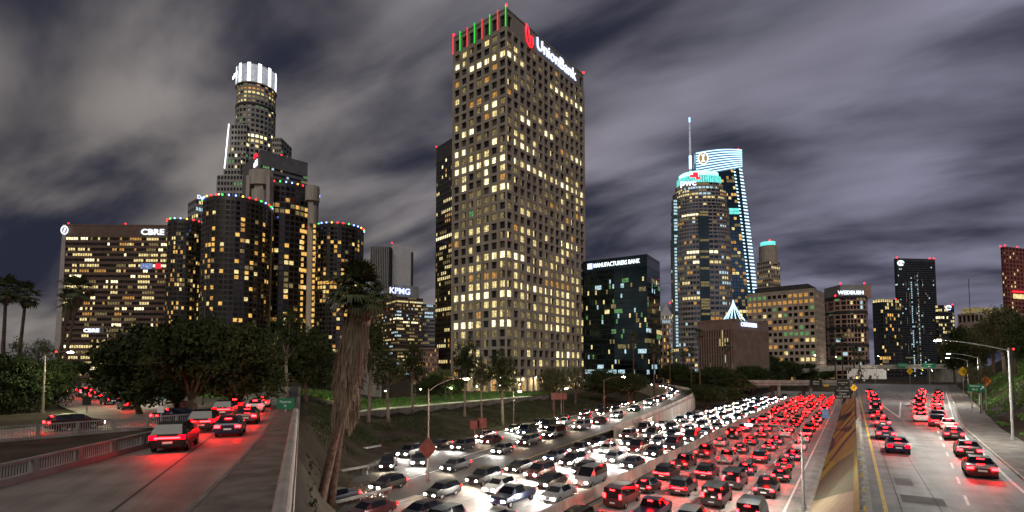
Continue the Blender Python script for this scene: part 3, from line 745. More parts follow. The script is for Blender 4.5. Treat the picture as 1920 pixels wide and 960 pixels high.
# ------------------------------------------------------------------ overpasses
def overpass(name, label, a, b, width, depth, cols, base_z, rail=0.9, mat='concrete'):
    a, b = Vector(a), Vector(b); root = thing(name, label, 'bridge', a); d = b - a; L = d.length; dn = Vector((d.x, d.y, 0)).normalized(); n = Vector((dn.y, -dn.x, 0))
    def slabx(nm, x0, x1, z0, z1, mt):
        m = MB(); m.box8([n * x0 + Vector((0, 0, z0)), n * x1 + Vector((0, 0, z0)), d + n * x1 + Vector((0, 0, z0)), d + n * x0 + Vector((0, 0, z0)), n * x0 + Vector((0, 0, z1)), n * x1 + Vector((0, 0, z1)), d + n * x1 + Vector((0, 0, z1)), d + n * x0 + Vector((0, 0, z1))]); m.build(nm, mt, root)
    slabx('deck', -width, 0.0, -0.5, 0.0, mat)
    for x in (-0.6, -width * 0.35, -width * 0.7, -width + 0.6): slabx('girder', x - 0.3, x + 0.3, -depth, -0.5, mat)
    for x in (-0.02, -width + 0.3): slabx('parapet', x - 0.3, x, 0.0, rail, mat)
    for k in cols:
        p = d * k
        m = MB()
        for x in (-1.6, -width + 1.6): m.tube([p + n * x + Vector((0, 0, base_z - a.z - 0.3)), p + n * x + Vector((0, 0, -depth - 0.01))], 0.75, 12)
        m.build('column_pair', mat, root)
    return root
A0, A1 = at(1360, 717, 236), at(1600, 717, 236)
brA = overpass('road_bridge', 'low concrete bridge straight across the freeway, with round columns', (A0.x, 236, 6.6), (A1.x, 236, 6.6), 9, 1.5, (0.43, 0.68), 0.0, 0.75)
B0, B1, B2 = at(1425, 698, 300), at(1600, 684.5, 330), at(1775, 683, 330)
overpass('road_bridge', 'sloping concrete flyover ramp rising to the right behind the low bridge', (B0.x, 300, B0.z - 0.8), (B1.x, 330, B1.z - 0.8), 9, 1.6, (0.3, 0.62), 1.5, 0.9)
brB = overpass('road_bridge', 'floodlit concrete overpass carrying green signs over the right-hand road', (B1.x + 0.2, 330, B1.z - 0.85), (B2.x, 330, B2.z - 0.85), 12, 1.9, (0.12,), 4.8, 0.9)
ab = MB(); ab.box(B2.x - 3, B2.x + 12, 330.5, 342, 4.0, B2.z - 0.9); tag(ab.build('bridge_abutment', 'dark_concrete'), 'dark concrete abutment at the right end of the overpass', 'abutment')

# ------------------------------------------------------------------ buildings
GLASSES = ['glass_dark', 'lit_warm', 'lit_bright', 'lit_dim', 'lit_orange', 'lit_cool', 'lit_green', 'lit_amber', 'glass_blind']
DK, WA, BR, DI, OR, CO, GR, AM, BL = range(9)
def facade(fr, pn, path, zs, mlr, mbt, depth, pick, fm=0, closed=False, keep=None, row0=0):
    """wall with real openings: fr gets the wall and reveals, pn the panes set back by depth; keep(...) may take a pane as its own object"""
    for i in range(len(path) - 1):
        p0, p1 = Vector((path[i][0], path[i][1], 0)), Vector((path[i + 1][0], path[i + 1][1], 0))
        d = p1 - p0; L = d.length
        if L < 1e-6: continue
        d /= L; n = Vector((d.y, -d.x, 0)); x0, x1 = L * mlr, L * (1 - mlr)
        for j in range(len(zs) - 1):
            z0, z1 = zs[j], zs[j + 1]; h = z1 - z0; a, b = z0 + h * mbt[0], z1 - h * mbt[1]
            mi = pick(i, j)
            P = lambda x, z, q=0.0: p0 + d * x - n * q + Vector((0, 0, z))
            if mi is None:
                fr.quad(P(0, z0), P(L, z0), P(L, z1), P(0, z1), fm); continue
            if a > z0: fr.quad(P(0, z0), P(L, z0), P(L, a), P(0, a), fm)
            if b < z1: fr.quad(P(0, b), P(L, b), P(L, z1), P(0, z1), fm)
            if x0 > 0:
                fr.quad(P(0, a), P(x0, a), P(x0, b), P(0, b), fm); fr.quad(P(x1, a), P(L, a), P(L, b), P(x1, b), fm)
                fr.quad(P(x0, a), P(x0, a, depth), P(x0, b, depth), P(x0, b), fm); fr.quad(P(x1, a, depth), P(x1, a), P(x1, b), P(x1, b, depth), fm)
            fr.quad(P(x0, a), P(x1, a), P(x1, a, depth), P(x0, a, depth), fm); fr.quad(P(x0, b, depth), P(x1, b, depth), P(x1, b), P(x0, b), fm)
            Q = (P(x0, a, depth), P(x1, a, depth), P(x1, b, depth), P(x0, b, depth))
            if keep and keep(i, j, mi, Q): continue
            pn.quad(*Q, mi)
def lerp2(a, b, k): return (a[0] + (b[0] - a[0]) * k, a[1] + (b[1] - a[1]) * k)
def seg_path(a, b, n): return [lerp2(a, b, i / n) for i in range(n + 1)]
def levels(z0, z1, n): return [z0 + (z1 - z0) * i / n for i in range(n + 1)]
def lit_pick(rows, cols, p, mix, seed, runs=0.35, bands=()):
    """which windows are lit: mostly single ones, some runs along a storey"""
    r = random.Random(seed); g = {}
    for j in range(rows):
        rowp = p * (0.3 + 1.5 * r.random())
        i = 0
        while i < cols:
            if r.random() < rowp:
                m = r.choice(mix); k = 1 + (int(r.random() * 5) if r.random() < runs else 0)
                for q in range(k): g[(i + q, j)] = m
                i += k
            i += 1
    for (j, c0, c1, m) in bands:
        for i in range(c0, c1):
            if r.random() < 0.85: g[(i, j)] = m
    return lambda i, j: g.get((i, j), DK)
def corner_box(uc, Dc, ul, ur, ang):
    """corner nearest the camera and its neighbours along two perpendicular walls, from the sight lines of the edges"""
    pc = Vector((xat(uc, 690, Dc), Dc)); a = R(ang)
    def hit(u, dx, dy):
        k = (u - 960) / F / (math.cos(PITCH)) * 1.0
        k = ray(u, 690).x / ray(u, 690).y
        s = (k * pc.y - pc.x) / (dx - k * dy)
        return Vector((pc.x + dx * s, pc.y + dy * s))
    pr = hit(ur, math.cos(a), math.sin(a)); pl = hit(ul, -math.sin(a), math.cos(a))
    return pl, pc, pr, pl + pr - pc
def finish(root, fr, pn, wall, extra=(), kind='stuff', glass='glass_dark'):
    o = root.location
    fr.v = [(x - o.x, y - o.y, z - o.z) for x, y, z in fr.v]; pn.v = [(x - o.x, y - o.y, z - o.z) for x, y, z in pn.v]
    if fr.f: fr.build('wall', wall if isinstance(wall, list) else [wall] + list(extra), root)
    if pn.f:
        w_ = pn.build('window_panes', [glass] + GLASSES[1:], root, kind=kind)
def beacon(root, p, r=0.5):
    m = MB(); m.ball(Vector(p) - root.location, r); o = m.build('beacon', 'beacon_red', root); return o
def roof_part(root, pts, z0, z1, mat='roof_dark', name='roof'):
    m = MB(); o = root.location; m.prism([(p[0] - o.x, p[1] - o.y) for p in pts], z0 - o.z, z1 - o.z); return m.build(name, mat, root)
def ccw(pts):
    a = sum(pts[i][0] * pts[(i + 1) % len(pts)][1] - pts[(i + 1) % len(pts)][0] * pts[i][1] for i in range(len(pts)))
    return list(pts) if a > 0 else list(reversed(pts))

# --- the tall bank tower with the stone grid
def bank_tower():
    zb = 2.8
    pl, pc, pr, pb = corner_box(949, 208, 847, 1098, 51.5)
    root = thing('bank_tower', 'tall pale stone grid tower with lit sign, red and green poles on its roof', 'skyscraper', (pc.x, pc.y, zb))
    ztop = zat(13, 208); n = 36; zw0 = zb + 6.4; zw1 = ztop - 9.0
    zs = levels(zw0, zw1, n)
    nl, nr = 7, 14
    path = seg_path(pl, pc, nl) + seg_path(pc, pr, nr)[1:]
    G = {}
    r = random.Random(5)
    for j in range(n):
        for i in range(21):
            q = r.random(); low = j / n
            G[(i, j)] = DK if q < 0.50 else (BL if q < 0.64 else (DI if q < 0.95 else OR))
            if r.random() < 0.07 + 0.2 * low: G[(i, j)] = WA
    def S(row, cols, m, p=1.0):
        for c in cols:
            if r.random() < p: G[(c, row)] = m
    Rr = lambda a, b: range(7 + a, 7 + b + 1)
    Lr = lambda a, b: range(a, b + 1)
    S(0, [1, 4], WA); S(1, [0], BR); S(2, Lr(2, 6), BR); S(2, Rr(0, 2), BR); S(2, Rr(7, 13), BR, .9); S(1, Rr(12, 12), WA)
    S(4, Rr(5, 13), WA, .4); S(7, [4, 5], BR); S(9, [1, 2], BR); S(7, Rr(2, 5), WA, .7); S(8, Rr(2, 3), BR); S(8, Rr(6, 7), BR); S(9, Rr(11, 13), BR); S(6, Rr(9, 11), WA, .7)
    S(11, [0, 1, 5], BR); S(11, Rr(1, 4), BR); S(12, [2, 4], WA); S(12, Rr(10, 12), WA, .6); S(13, Lr(0, 6), BR); S(13, Rr(1, 13), BR, .93); S(14, [4], BR); S(14, Rr(12, 13), WA)
    S(15, [1, 4], BR); S(16, [5, 6], BR); S(16, Rr(0, 0), BR); S(17, Lr(1, 4), DI); S(17, Rr(1, 4), DI); S(17, Rr(5, 5), WA); S(18, [2], GR); S(18, [1, 3, 4], DI); S(18, Rr(2, 3), WA)
    S(19, Lr(1, 6), DI); S(19, Rr(1, 9), DI, .7); S(20, Lr(2, 4), WA); S(20, Rr(9, 12), BR); S(20, Rr(2, 4), WA); S(21, Lr(2, 3), WA, .6); S(21, Rr(6, 12), WA, .6)
    S(22, Rr(1, 12), WA, .45); S(23, [5, 6], BR); S(23, Rr(0, 2), BR); S(23, Rr(4, 8), WA); S(24, Lr(0, 3), WA); S(24, Rr(3, 13), WA, .9); S(25, Rr(6, 10), OR); S(25, [2, 4, 5], OR)
    S(26, Lr(2, 6), WA); S(26, Rr(2, 11), BR, .9); S(27, Lr(0, 4), BR); S(27, [6], BR); S(27, Rr(0, 0), BR); S(27, Rr(2, 13), WA, .92); S(28, [4, 5], WA); S(28, Rr(5, 12), WA)
    S(29, Rr(5, 13), WA, .95); S(29, [3], OR); S(30, [0, 1, 2, 5, 6], BR); S(30, Rr(0, 0), BR); S(30, Rr(3, 3), WA); S(30, Rr(6, 10), BR)
    S(31, range(21), DI, .8); S(32, range(21), DI, .8); S(33, Rr(8, 12), BR); S(33, [2, 3], WA); S(34, Rr(3, 12), WA, .75); S(35, Rr(4, 13), DI, .6)
    fr, pn = MB(), MB(); cache = {}; own = []; cnt = [0]
    def keep(i, j, mi, Q):
        # storeys from the ground up are nearest: these panes become windows of their own
        # every window is two lights with a bar between; often one has its blind down
        var = r.randrange(4); m2 = [mi, mi, {BR: WA, WA: DI, DI: BL}.get(mi, mi), {BR: DI, WA: BL, DI: DK, DK: BL}.get(mi, mi)][var]
        k = .62 if var % 2 else .4; c = (Q[0] + Q[2]) / 2
        A, B, Cc, Dd = Q
        parts = ((A, A.lerp(B, k - .03), Dd.lerp(Cc, k - .03), Dd, mi), (A.lerp(B, k + .03), B, Cc, Dd.lerp(Cc, k + .03), m2))
        if j >= 14 or i in (0,):
            for p_ in parts: pn.quad(*p_[:4], p_[4])
            pn.quad(A.lerp(B, k - .03), A.lerp(B, k + .03), Dd.lerp(Cc, k + .03), Dd.lerp(Cc, k - .03), DK)
            return True
        key = (0 if i < nl else 1, mi, var)
        if key not in cache:
            m = MB()
            for n_, p_ in enumerate(parts): m.quad(*[q - c for q in p_[:4]], n_)
            m.quad(*[q - c for q in (A.lerp(B, k - .03), A.lerp(B, k + .03), Dd.lerp(Cc, k + .03), Dd.lerp(Cc, k - .03))], 2)
            cache[key] = m.mesh('window', [GLASSES[mi], GLASSES[m2], 'louvre'])
        own.append((cache[key], c)); cnt[0] += 1
        return True
    facade(fr, pn, path, zs, 0.17, (0.13, 0.17), 0.75, lambda i, j: G[(i, n - 1 - j)], keep=keep)
    # mullion ribs stand proud of the wall
    ribs = MB()
    for i, p in enumerate(path):
        a = path[max(0, i - 1)]; b = path[min(len(path) - 1, i + 1)]
        if i == nl: nn = Vector((0, 0, 0)); 
        d = Vector((b[0] - a[0], b[1] - a[1], 0)).normalized(); nrm = Vector((d.y, -d.x, 0)); w_ = 0.34
        P = Vector((p[0], p[1], 0)); A = P - d * w_ + nrm * 0.3; B = P + d * w_ + nrm * 0.3; C = P + d * w_ - nrm * 0.1; D = P - d * w_ - nrm * 0.1
        ribs.box8([A + Vector((0, 0, zb)), B + Vector((0, 0, zb)), C + Vector((0, 0, zb)), D + Vector((0, 0, zb)), A + Vector((0, 0, zw1 + 0.2)), B + Vector((0, 0, zw1 + 0.2)), C + Vector((0, 0, zw1 + 0.2)), D + Vector((0, 0, zw1 + 0.2))])
    # crown: louvres on the short side, solid panels on the long side
    zc = levels(zw1, ztop, 1)
    crown = MB(); cp = MB()
    facade(crown, cp, seg_path(pl, pc, nl), zc, 0.2, (0.14, 0.3), 0.8, lambda i, j: DK)
    facade(crown, cp, seg_path(pc, pr, nr), zc, 0.2, (0.14, 0.3), 0.8, lambda i, j: DK if i in (0, 13) else None)
    ov = root.location
    for m_ in (ribs, crown, cp): m_.v = [(x - ov.x, y - ov.y, z - ov.z) for x, y, z in m_.v]
    finish(root, fr, pn, 'bank_stone')
    ribs.build('mullions', 'bank_stone', root, kind='stuff')
    crown.build('parapet', 'bank_panel', root); cp.build('louvre', 'louvre', root)
    for me_, c in own: link('window', me_, root, c - ov)
    # back walls and roof
    m = MB()
    for a, b in ((pr, pb), (pb, pl)):
        m.quad((a.x - ov.x, a.y - ov.y, 0), (b.x - ov.x, b.y - ov.y, 0), (b.x - ov.x, b.y - ov.y, ztop - zb), (a.x - ov.x, a.y - ov.y, ztop - zb))
    m.build('rear_wall', 'bank_stone', root)
    roof_part(root, ccw([pl, pc, pr, pb]), ztop - 1.2, ztop - 0.6)
    # arcade at the foot: columns, recessed lobby glass, soffit with downlights
    cen = (pl + pr) / 2
    ins = lambda p, k: Vector((p[0], p[1])).lerp(cen, k)
    cols_ = MB(); cm = MB(); cm.box(-0.62, 0.62, -0.62, 0.62, 0, 6.4); cme = cm.mesh('column', 'bank_stone')
    for p in path:
        q = Vector((p[0], p[1])).lerp(cen, 0.012)
        o = link('column', cme, root, Vector((q.x - ov.x, q.y - ov.y, 0))); o.rotation_euler = (0, 0, R(51.5))
    core = [ins(pl, 0.2), ins(pc, 0.2), ins(pr, 0.2), ins(pb, 0.2)]
    lb, lp = MB(), MB()
    facade(lb, lp, seg_path(core[0], core[1], 7) + seg_path(core[1], core[2], 14)[1:], [zb, zb + 6.3], 0.12, (0.06, 0.2), 0.3, lambda i, j: [DI, OR, WA, DI, BL][(i * 7 + 3) % 5])
    for m_ in (lb, lp): m_.v = [(x - ov.x, y - ov.y, z - ov.z) for x, y, z in m_.v]
    lb.build('lobby_wall', 'bank_panel', root); lp.build('lobby_glass', GLASSES, root)
    roof_part(root, ccw([pl, pc, pr, pb]), zb + 6.2, zb + 6.38, 'bank_panel', 'soffit')
    dm = MB(); dm.box(-0.3, 0.3, -0.3, 0.3, -0.06, 0.0); dme = dm.mesh('downlight', 'arcade_lamp')
    for i, p in enumerate(path):
        if i % 2 == 0: q = Vector((p[0], p[1])).lerp(cen, 0.11); link('downlight', dme, root, Vector((q.x - ov.x, q.y - ov.y, 6.15)))
    # lit poles along the short roof edge
    dl_ = Vector((pl.x - pc.x, pl.y - pc.y, 0)).normalized(); nl_ = Vector((dl_.y, -dl_.x, 0)); nl_ = nl_ if nl_.y < 0 else -nl_
    rm, gm = MB(), MB()
    for m_ in (rm, gm): m_.tube([(0, 0, -8.6), (0, 0, 0.4)], 0.22, 8)
    rme, gme = rm.mesh('light_pole', 'pole_red'), gm.mesh('light_pole', 'pole_green')
    for k in range(8):
        p = Vector((*lerp2(pl, pc, k / 7), ztop)) + nl_ * 0.5 - ov
        link('light_pole', rme if k % 2 == 0 else gme, root, p)
    for p in (pl, pc, pr): beacon(root, (p.x, p.y, ztop + 0.9), 0.5)
    # sign on the long side
    dr = Vector((pr.x - pc.x, pr.y - pc.y, 0)).normalized(); nr_ = Vector((dr.y, -dr.x, 0)); Lr_ = (pr - pc).length
    def onr(s, z, q=0.5): return Vector((pc.x, pc.y, z)) + dr * s + nr_ * q - ov
    text('sign_lettering', 'UnionBank', 7.6, onr(Lr_ * 0.60, ztop - 5.0), dr, 'sign_blue_white', root, 0.25, 1.0, 1.0, 0.05)
    # red looped emblem: two outlined strokes
    em = MB(); s0 = Lr_ * 0.245
    lp_ = [(-1.9, 4.4), (-2.3, 0.5), (-1.5, -3.4), (0.4, -4.6), (0.9, -3.2), (-0.2, 0.8), (-0.4, 2.6), (-1.9, 4.4)]
    rp_ = [(0.4, -4.6), (2.2, -4.2), (2.8, -2.4), (2.4, 0.6), (1.4, 0.6), (0.8, -1.4), (0.9, -3.2)]
    for loop in (lp_, rp_):
        em.tube([onr(s0 + x * 1.05, ztop - 4.6 + z) for x, z in loop], 0.3, 6)
    em.build('sign_emblem', 'sign_red', root)
bank_tower()

# --- generic slab tower from its sight lines
def tower(name, label, uc, Dc, ul, ur, ang, vtop, cl, cr, rows, wall, mlr, mbt, depth, pickl, zb=2.6, top_blank=0.0, roof='roof_dark', cat='skyscraper', beacons=(), single=False, parapet=1.0, glass='glass_dark'):
    pl, pc, pr, pb = corner_box(uc, Dc, ul, ur, ang)
    if single:   # only the front wall faces the camera: the depth is given
        dd = Vector((-math.sin(R(ang)), math.cos(R(ang)))) * single; pl, pb = pc + dd, pr + dd
    root = thing(name, label, cat, (pc.x, pc.y, zb)); ztop = zat(vtop, Dc); zw1 = ztop - top_blank
    fr, pn = MB(), MB()
    path = (seg_path(pl, pc, cl) if cl else [tuple(pl), tuple(pc)]) + (seg_path(pc, pr, cr)[1:] if cr else [tuple(pr)])
    facade(fr, pn, path, levels(zb, zw1, rows), mlr, mbt, depth, pickl)
    if top_blank:
        for a, b in zip(path[:-1], path[1:]): fr.quad((a[0], a[1], zw1), (b[0], b[1], zw1), (b[0], b[1], ztop), (a[0], a[1], ztop))
    for a, b in ((pr, pb), (pb, pl)): fr.quad((a.x, a.y, zb), (b.x, b.y, zb), (b.x, b.y, ztop), (a.x, a.y, ztop))
    finish(root, fr, pn, wall, glass=glass)
    roof_part(root, ccw([pl, pc, pr, pb]), ztop - parapet - 0.3, ztop - parapet, roof)
    for (k, which) in beacons:
        a, b = (pl, pc) if which == 'l' else (pc, pr); q = lerp2(a, b, k); beacon(root, (q[0], q[1], ztop + 0.6), 0.0013 * Dc)
    return root, pl, pc, pr, pb, ztop
def sign_on(root, a, b, k, z, s, size, mat, sx=1.0, name='sign_lettering', proud=0.5, space=1.0, ex=0.2, offset=0.0):
    d = Vector((b[0] - a[0], b[1] - a[1], 0)).normalized(); n = Vector((d.y, -d.x, 0)); q = lerp2(a, b, k)
    return text(name, s, size, Vector((q[0], q[1], z)) + n * proud - root.location, d, mat, root, ex, sx, space, offset)
def face_point(root, a, b, k, z, proud=0.5):
    d = Vector((b[0] - a[0], b[1] - a[1], 0)).normalized(); n = Vector((d.y, -d.x, 0)); q = lerp2(a, b, k)
    return Vector((q[0], q[1], z)) + n * proud - root.location, d, n

# dark tower half hidden behind the bank tower
pk = lit_pick(44, 40, 0.22, [WA, WA, DI, BR, OR], 21, 0.5, [(28, 0, 12, BR), (20, 0, 12, WA), (14, 0, 12, WA), (33, 0, 12, WA)])
rt, pl, pc, pr, pb, zt = tower('office_tower', 'black office tower half hidden behind the pale bank tower', 846, 300, 815, 1004, 40, 258, 9, 14, 44, 'black_tower', 0.12, (0.25, 0.15), 0.25, pk, top_blank=10, beacons=((0.0, 'l'),))
# the brown banded slab at the left with two rooftop signs
pk = lit_pick(27, 44, 0.27, [WA, WA, DI, DI, BR, OR], 33, 0.8, [(24, 0, 11, WA), (23, 3, 11, WA), (22, 27, 44, WA), (23, 30, 44, WA), (17, 0, 22, WA), (21, 3, 13, WA), (3, 0, 30, WA), (2, 0, 24, BR), (4, 0, 20, WA), (5, 6, 34, DI), (6, 4, 44, WA), (9, 18, 36, DI), (25, 22, 28, OR)])
rt, pl, pc, pr, pb, zt = tower('office_block', 'brown banded office slab with lit rooftop letters at the far left', 112, 352, 96, 316, 2.0, 420, 1, 44, 27, 'brown_band', 0.03, (0.46, 0.04), 0.4, lambda i, j: None if i < 1 else pk(i - 1, j), top_blank=9, single=30, beacons=((0.02, 'r'), (0.55, 'r'), (0.97, 'r')))
m = MB(); o_ = rt.location; dfin = Vector((pr.x - pc.x, pr.y - pc.y, 0)).normalized()
P0 = Vector((pc.x, pc.y, 2.6)) - o_
m.box8([P0 + Vector((-4.6, -0.4, 0)), P0 + Vector((0.2, -0.4, 0)), P0 + Vector((0.2, 1.4, 0)), P0 + Vector((-4.6, 1.4, 0))] + [P0 + Vector((-4.6 + 2.4, -0.4, zt - 3)), P0 + Vector((0.2, -0.4, zt - 3)), P0 + Vector((0.2, 1.4, zt - 3)), P0 + Vector((-1.2, 1.4, zt - 3))]); m.build('end_fin', 'pale_fin', rt)
sign_on(rt, pc, pr, 0.81, zt - 5.4, 'CBRE', 5.6, 'sign_cold_white', 1.2, offset=0.08)
sign_on(rt, pc, pr, 0.29, zat(620, 352), 'CBRE', 3.4, 'sign_cold_white', 1.3, proud=1.5, offset=0.1)
m = MB(); c0, d_, n_ = face_point(rt, pc, pr, -0.005, zt - 4.5, 0.9); m.tube([c0 + d_ * (2.2 * math.cos(a)) + Vector((0, 0, 2.8 * math.sin(a))) for a in [k * math.pi / 8 for k in range(17)]], 0.35, 6); m.bar(c0 + Vector((-0.4, 0, -1.6)), c0 + Vector((0.6, 0, 1.6)), 0.5, 0.5); m.build('sign_emblem', 'sign_cold_white', rt)
m = MB(); c0, d_, n_ = face_point(rt, pc, pr, 0.71, zat(498, 352), 0.3); m.box8([c0 + d_ * x + n_ * q + Vector((0, 0, z)) for z in (-1.9, 1.9) for x, q in ((0, 0.2), (8, 0.2), (8, 0), (0, 0))]); m.build('screen', 'screen_blue', rt)
m = MB(); c0, d_, n_ = face_point(rt, pc, pr, 0.845, zat(498, 352), 0.3); m.box8([c0 + d_ * x + n_ * q + Vector((0, 0, z)) for z in (-1.9, 1.9) for x, q in ((0, 0.2), (4, 0.2), (4, 0), (0, 0))]); m.build('screen', 'screen_red', rt)
# grey flared tower with red-arc sign
pk = lit_pick(16, 30, 0.08, [DI, CO, DI, GR], 44)
rt, pl, pc, pr, pb, zt = tower('office_tower', 'dark grey tower with a small red-arc sign behind the glass cylinders', 479, 430, 446, 569, 44, 281, 4, 22, 40, 'citi_grey', 0.0, (0.55, 0.0), 0.5, lambda i, j: pk(i, j % 16) if 3 < i else None, top_blank=13, beacons=((0.42, 'r'),))
sign_on(rt, pl, pc, 0.74, zt - 8.5, 'citi', 9.0, 'sign_cold_white', 0.9, offset=0.15)
m = MB(); c0, d_, n_ = face_point(rt, pl, pc, 0.76, zt - 3.6, 0.8); m.tube([c0 + d_ * (3.6 * math.cos(a)) + Vector((0, 0, 3.0 * math.sin(a))) for a in [k * math.pi / 8 for k in range(9)]], 0.75, 6); m.build('sign_arc', 'sign_red', rt)
# ribbed tower and the blank white slab behind it
rt, pl, pc, pr, pb, zt = tower('office_tower', 'ribbed grey tower with a blank white end wall, far behind the palm', 732, 640, 722, 772, 27, 456, 0, 0, 1, 'white_wall', 0, (0, 0), 0.2, lambda i, j: None, top_blank=1, beacons=((0.0, 'r'),))
m = MB(); ov = rt.location; W_ = xat(730, 600, 630) - xat(694, 600, 630); zz = zat(463, 630)
x_ = xat(694, 600, 630)
for k in range(11):
    a = x_ + W_ * k / 11; m.box(a - ov.x, a + W_ / 22 - ov.x, 626 - ov.y, 629 - ov.y, 0, zz - 2.6)
m.build('ribs', 'grey_stone', rt, kind='stuff')
m = MB(); m.box(x_ - ov.x, x_ + W_ * 1.02 - ov.x, 629.01 - ov.y, 655 - ov.y, 0, zz - 2.7); m.build('ribbed_wing', 'roof_dark', rt)
m = MB(); xb = xat(770, 600, 638); m.box(xb - ov.x, xb + 2.2 - ov.x, 636 - ov.y, 640 - ov.y, 0, zat(474, 640) - 2.6); m.build('end_rib', 'roof_dark', rt)
# banded office with two glowing letters signs
pk = lit_pick(24, 30, 0.32, [WA, DI, CO, WA, DI], 55, 0.8, [(22, 4, 30, WA), (17, 10, 18, BR), (16, 18, 28, BR), (8, 2, 28, DI)])
rt, pl, pc, pr, pb, zt = tower('office_block', 'banded office block with blue-white glowing roof signs beyond the plaza', 742, 450, 700, 792, 35, 556, 14, 16, 24, 'brown_band', 0.02, (0.5, 0.04), 0.5, pk, beacons=())
m = MB(); ov = rt.location; cc = (pl + pr) / 2
q = [Vector((p.x, p.y)).lerp(cc, 0.16) for p in (pl, pc, pr, pb)]; q = ccw([(p.x - ov.x, p.y - ov.y) for p in q])
zph = zat(532, 450); m.prism(q, zt - 2.6, zph - 2.6); m.build('penthouse', 'grey_stone', rt)
sign_on(rt, pc, pr, 0.14, (zt + zph) / 2 - 0.6, 'KPMG', 7.4, 'sign_blue_white', 1.0, proud=-1.0, offset=0.15)
sign_on(rt, pl, pc, 0.3, (zt + zph) / 2 + 0.5, 'KPMG', 5.0, 'sign_blue_white', 1.0, proud=0.2, offset=0.15)
beacon(rt, (q[0][0] + ov.x, q[0][1] + ov.y, zph + 1), 0.7)
# pale small tower at the edge of the black one
pk = lit_pick(20, 12, 0.4, [CO, DI, CO, BL], 56, 0.8)
tower('office_block', 'slim pale block with bluish lit storeys beside the black tower', 792, 480, 788, 818, 25, 570, 1, 8, 20, 'grey_stone', 0.06, (0.4, 0.1), 0.4, pk)
pk = lit_pick(8, 14, 0.35, [AM, OR, DI], 57, 0.2)
tower('low_building', 'low warm-lit stone building at the foot of the black tower', 790, 300, 770, 822, 30, 652, 4, 8, 8, 'pink_stone', 0.25, (0.25, 0.25), 0.3, pk, cat='building')

# dark green glass block with bank lettering
pk = lit_pick(22, 60, 0.09, [CO, DI, GR, WA, DI], 61, 0.25, [(3, 1, 26, CO), (2, 4, 20, OR), (1, 0, 14, CO)])  # some glowing panes stand in for coloured reflections in the glass
rt, pl, pc, pr, pb, zt = tower('bank_block', 'black-green glass block with a glowing bank name along its roofline', 1216, 238, 1094, 1240, 58, 476, 40, 12, 24, 'green_black_glass', 0.02, (0.12, 0.05), 0.12, pk, top_blank=5.5, glass='mirror_teal')
sign_on(rt, pl, pc, 0.54, zt - 3.0, 'MANUFACTURERS BANK', 2.9, 'sign_cold_white', 0.72, offset=0.02)
m = MB(); c0, d_, n_ = face_point(rt, pl, pc, 0.125, zt - 3.0, 0.4); m.box8([c0 + d_ * x + n_ * q + Vector((0, 0, z)) for z in (-1.4, 1.4) for x, q in ((-1.3, 0.2), (1.3, 0.2), (1.3, 0), (-1.3, 0))]); m.build('sign_emblem', 'sign_blue_white', rt)
# small pale gothic tower between
pk = lit_pick(14, 10, 0.25, [DI, CO, WA], 62)
rt, pl, pc, pr, pb, zt = tower('stone_building', 'narrow pale gabled building between the black glass block and the round tower', 1240, 420, 1232, 1262, 8, 590, 2, 7, 14, 'white_wall', 0.25, (0.2, 0.2), 0.4, pk, cat='building')
m = MB(); ov = rt.location; a = Vector((pc.x, pc.y, zt)) - ov; b = Vector((pr.x, pr.y, zt)) - ov; c = (a + b) / 2 + Vector((0, 0, 9)); bk = Vector((0, 8, 0))
m.poly([a, b, c]); m.quad(a, c, c + bk, a + bk); m.quad(c, b, b + bk, c + bk); m.build('gable', 'white_wall', rt); beacon(rt, c + ov + Vector((3, 0, 1)), 0.6)
pk = lit_pick(9, 4, 0.3, [AM, OR], 63)
tower('stone_building', 'narrow dark red brick building in front of the pale gabled one', 1238, 330, 1232, 1256, 10, 606, 1, 3, 9, 'brown_stone', 0.25, (0.25, 0.2), 0.3, pk, cat='building')
# low dark building with carpenters sign and a cone of lights
pk = lit_pick(7, 60, 0.05, [DI, CO, WA], 64)
rt, pl, pc, pr, pb, zt = tower('union_hall', 'low dark ribbed block with a lit name on its blank top storey', 1377, 262, 1311, 1443, 38, 597, 14, 34, 7, 'brown_stone', 0.22, (0.06, 0.0), 0.9, pk, top_blank=5.6, cat='building')
sign_on(rt, pc, pr, 0.40, zt - 2.7, 'CARPENTERS', 3.1, 'sign_blue_white', 0.9, offset=0.04)
m = MB(); ov = rt.location; cc = (pl + pr) / 2; base = Vector((pc.x, pc.y, 0)).lerp(Vector((cc.x, cc.y, 0)), 0.55); zt2 = zat(562, base.y)
cone = thing('light_cone', 'cone of white light strings on the roof of the low dark block', 'light tree', (base.x, base.y, zt - 0.9))
hgt = zt2 - zt + 0.9; st_m = MB(); st_m.tube([(0, 0, 0), (0, 0, hgt)], 0.12, 6); st_m.build('mast', 'dark_metal', cone)
for k in range(14):
    a = 2 * math.pi * k / 14; m = MB(); pts = [Vector((6.2 * (1 - s) ** 1.5 * math.cos(a), 6.2 * (1 - s) ** 1.5 * math.sin(a), hgt * s)) for s in (0, .2, .4, .6, .8, 1)]
    m.tube(pts, 0.13, 5); m.build('light_string', 'led_white', cone)
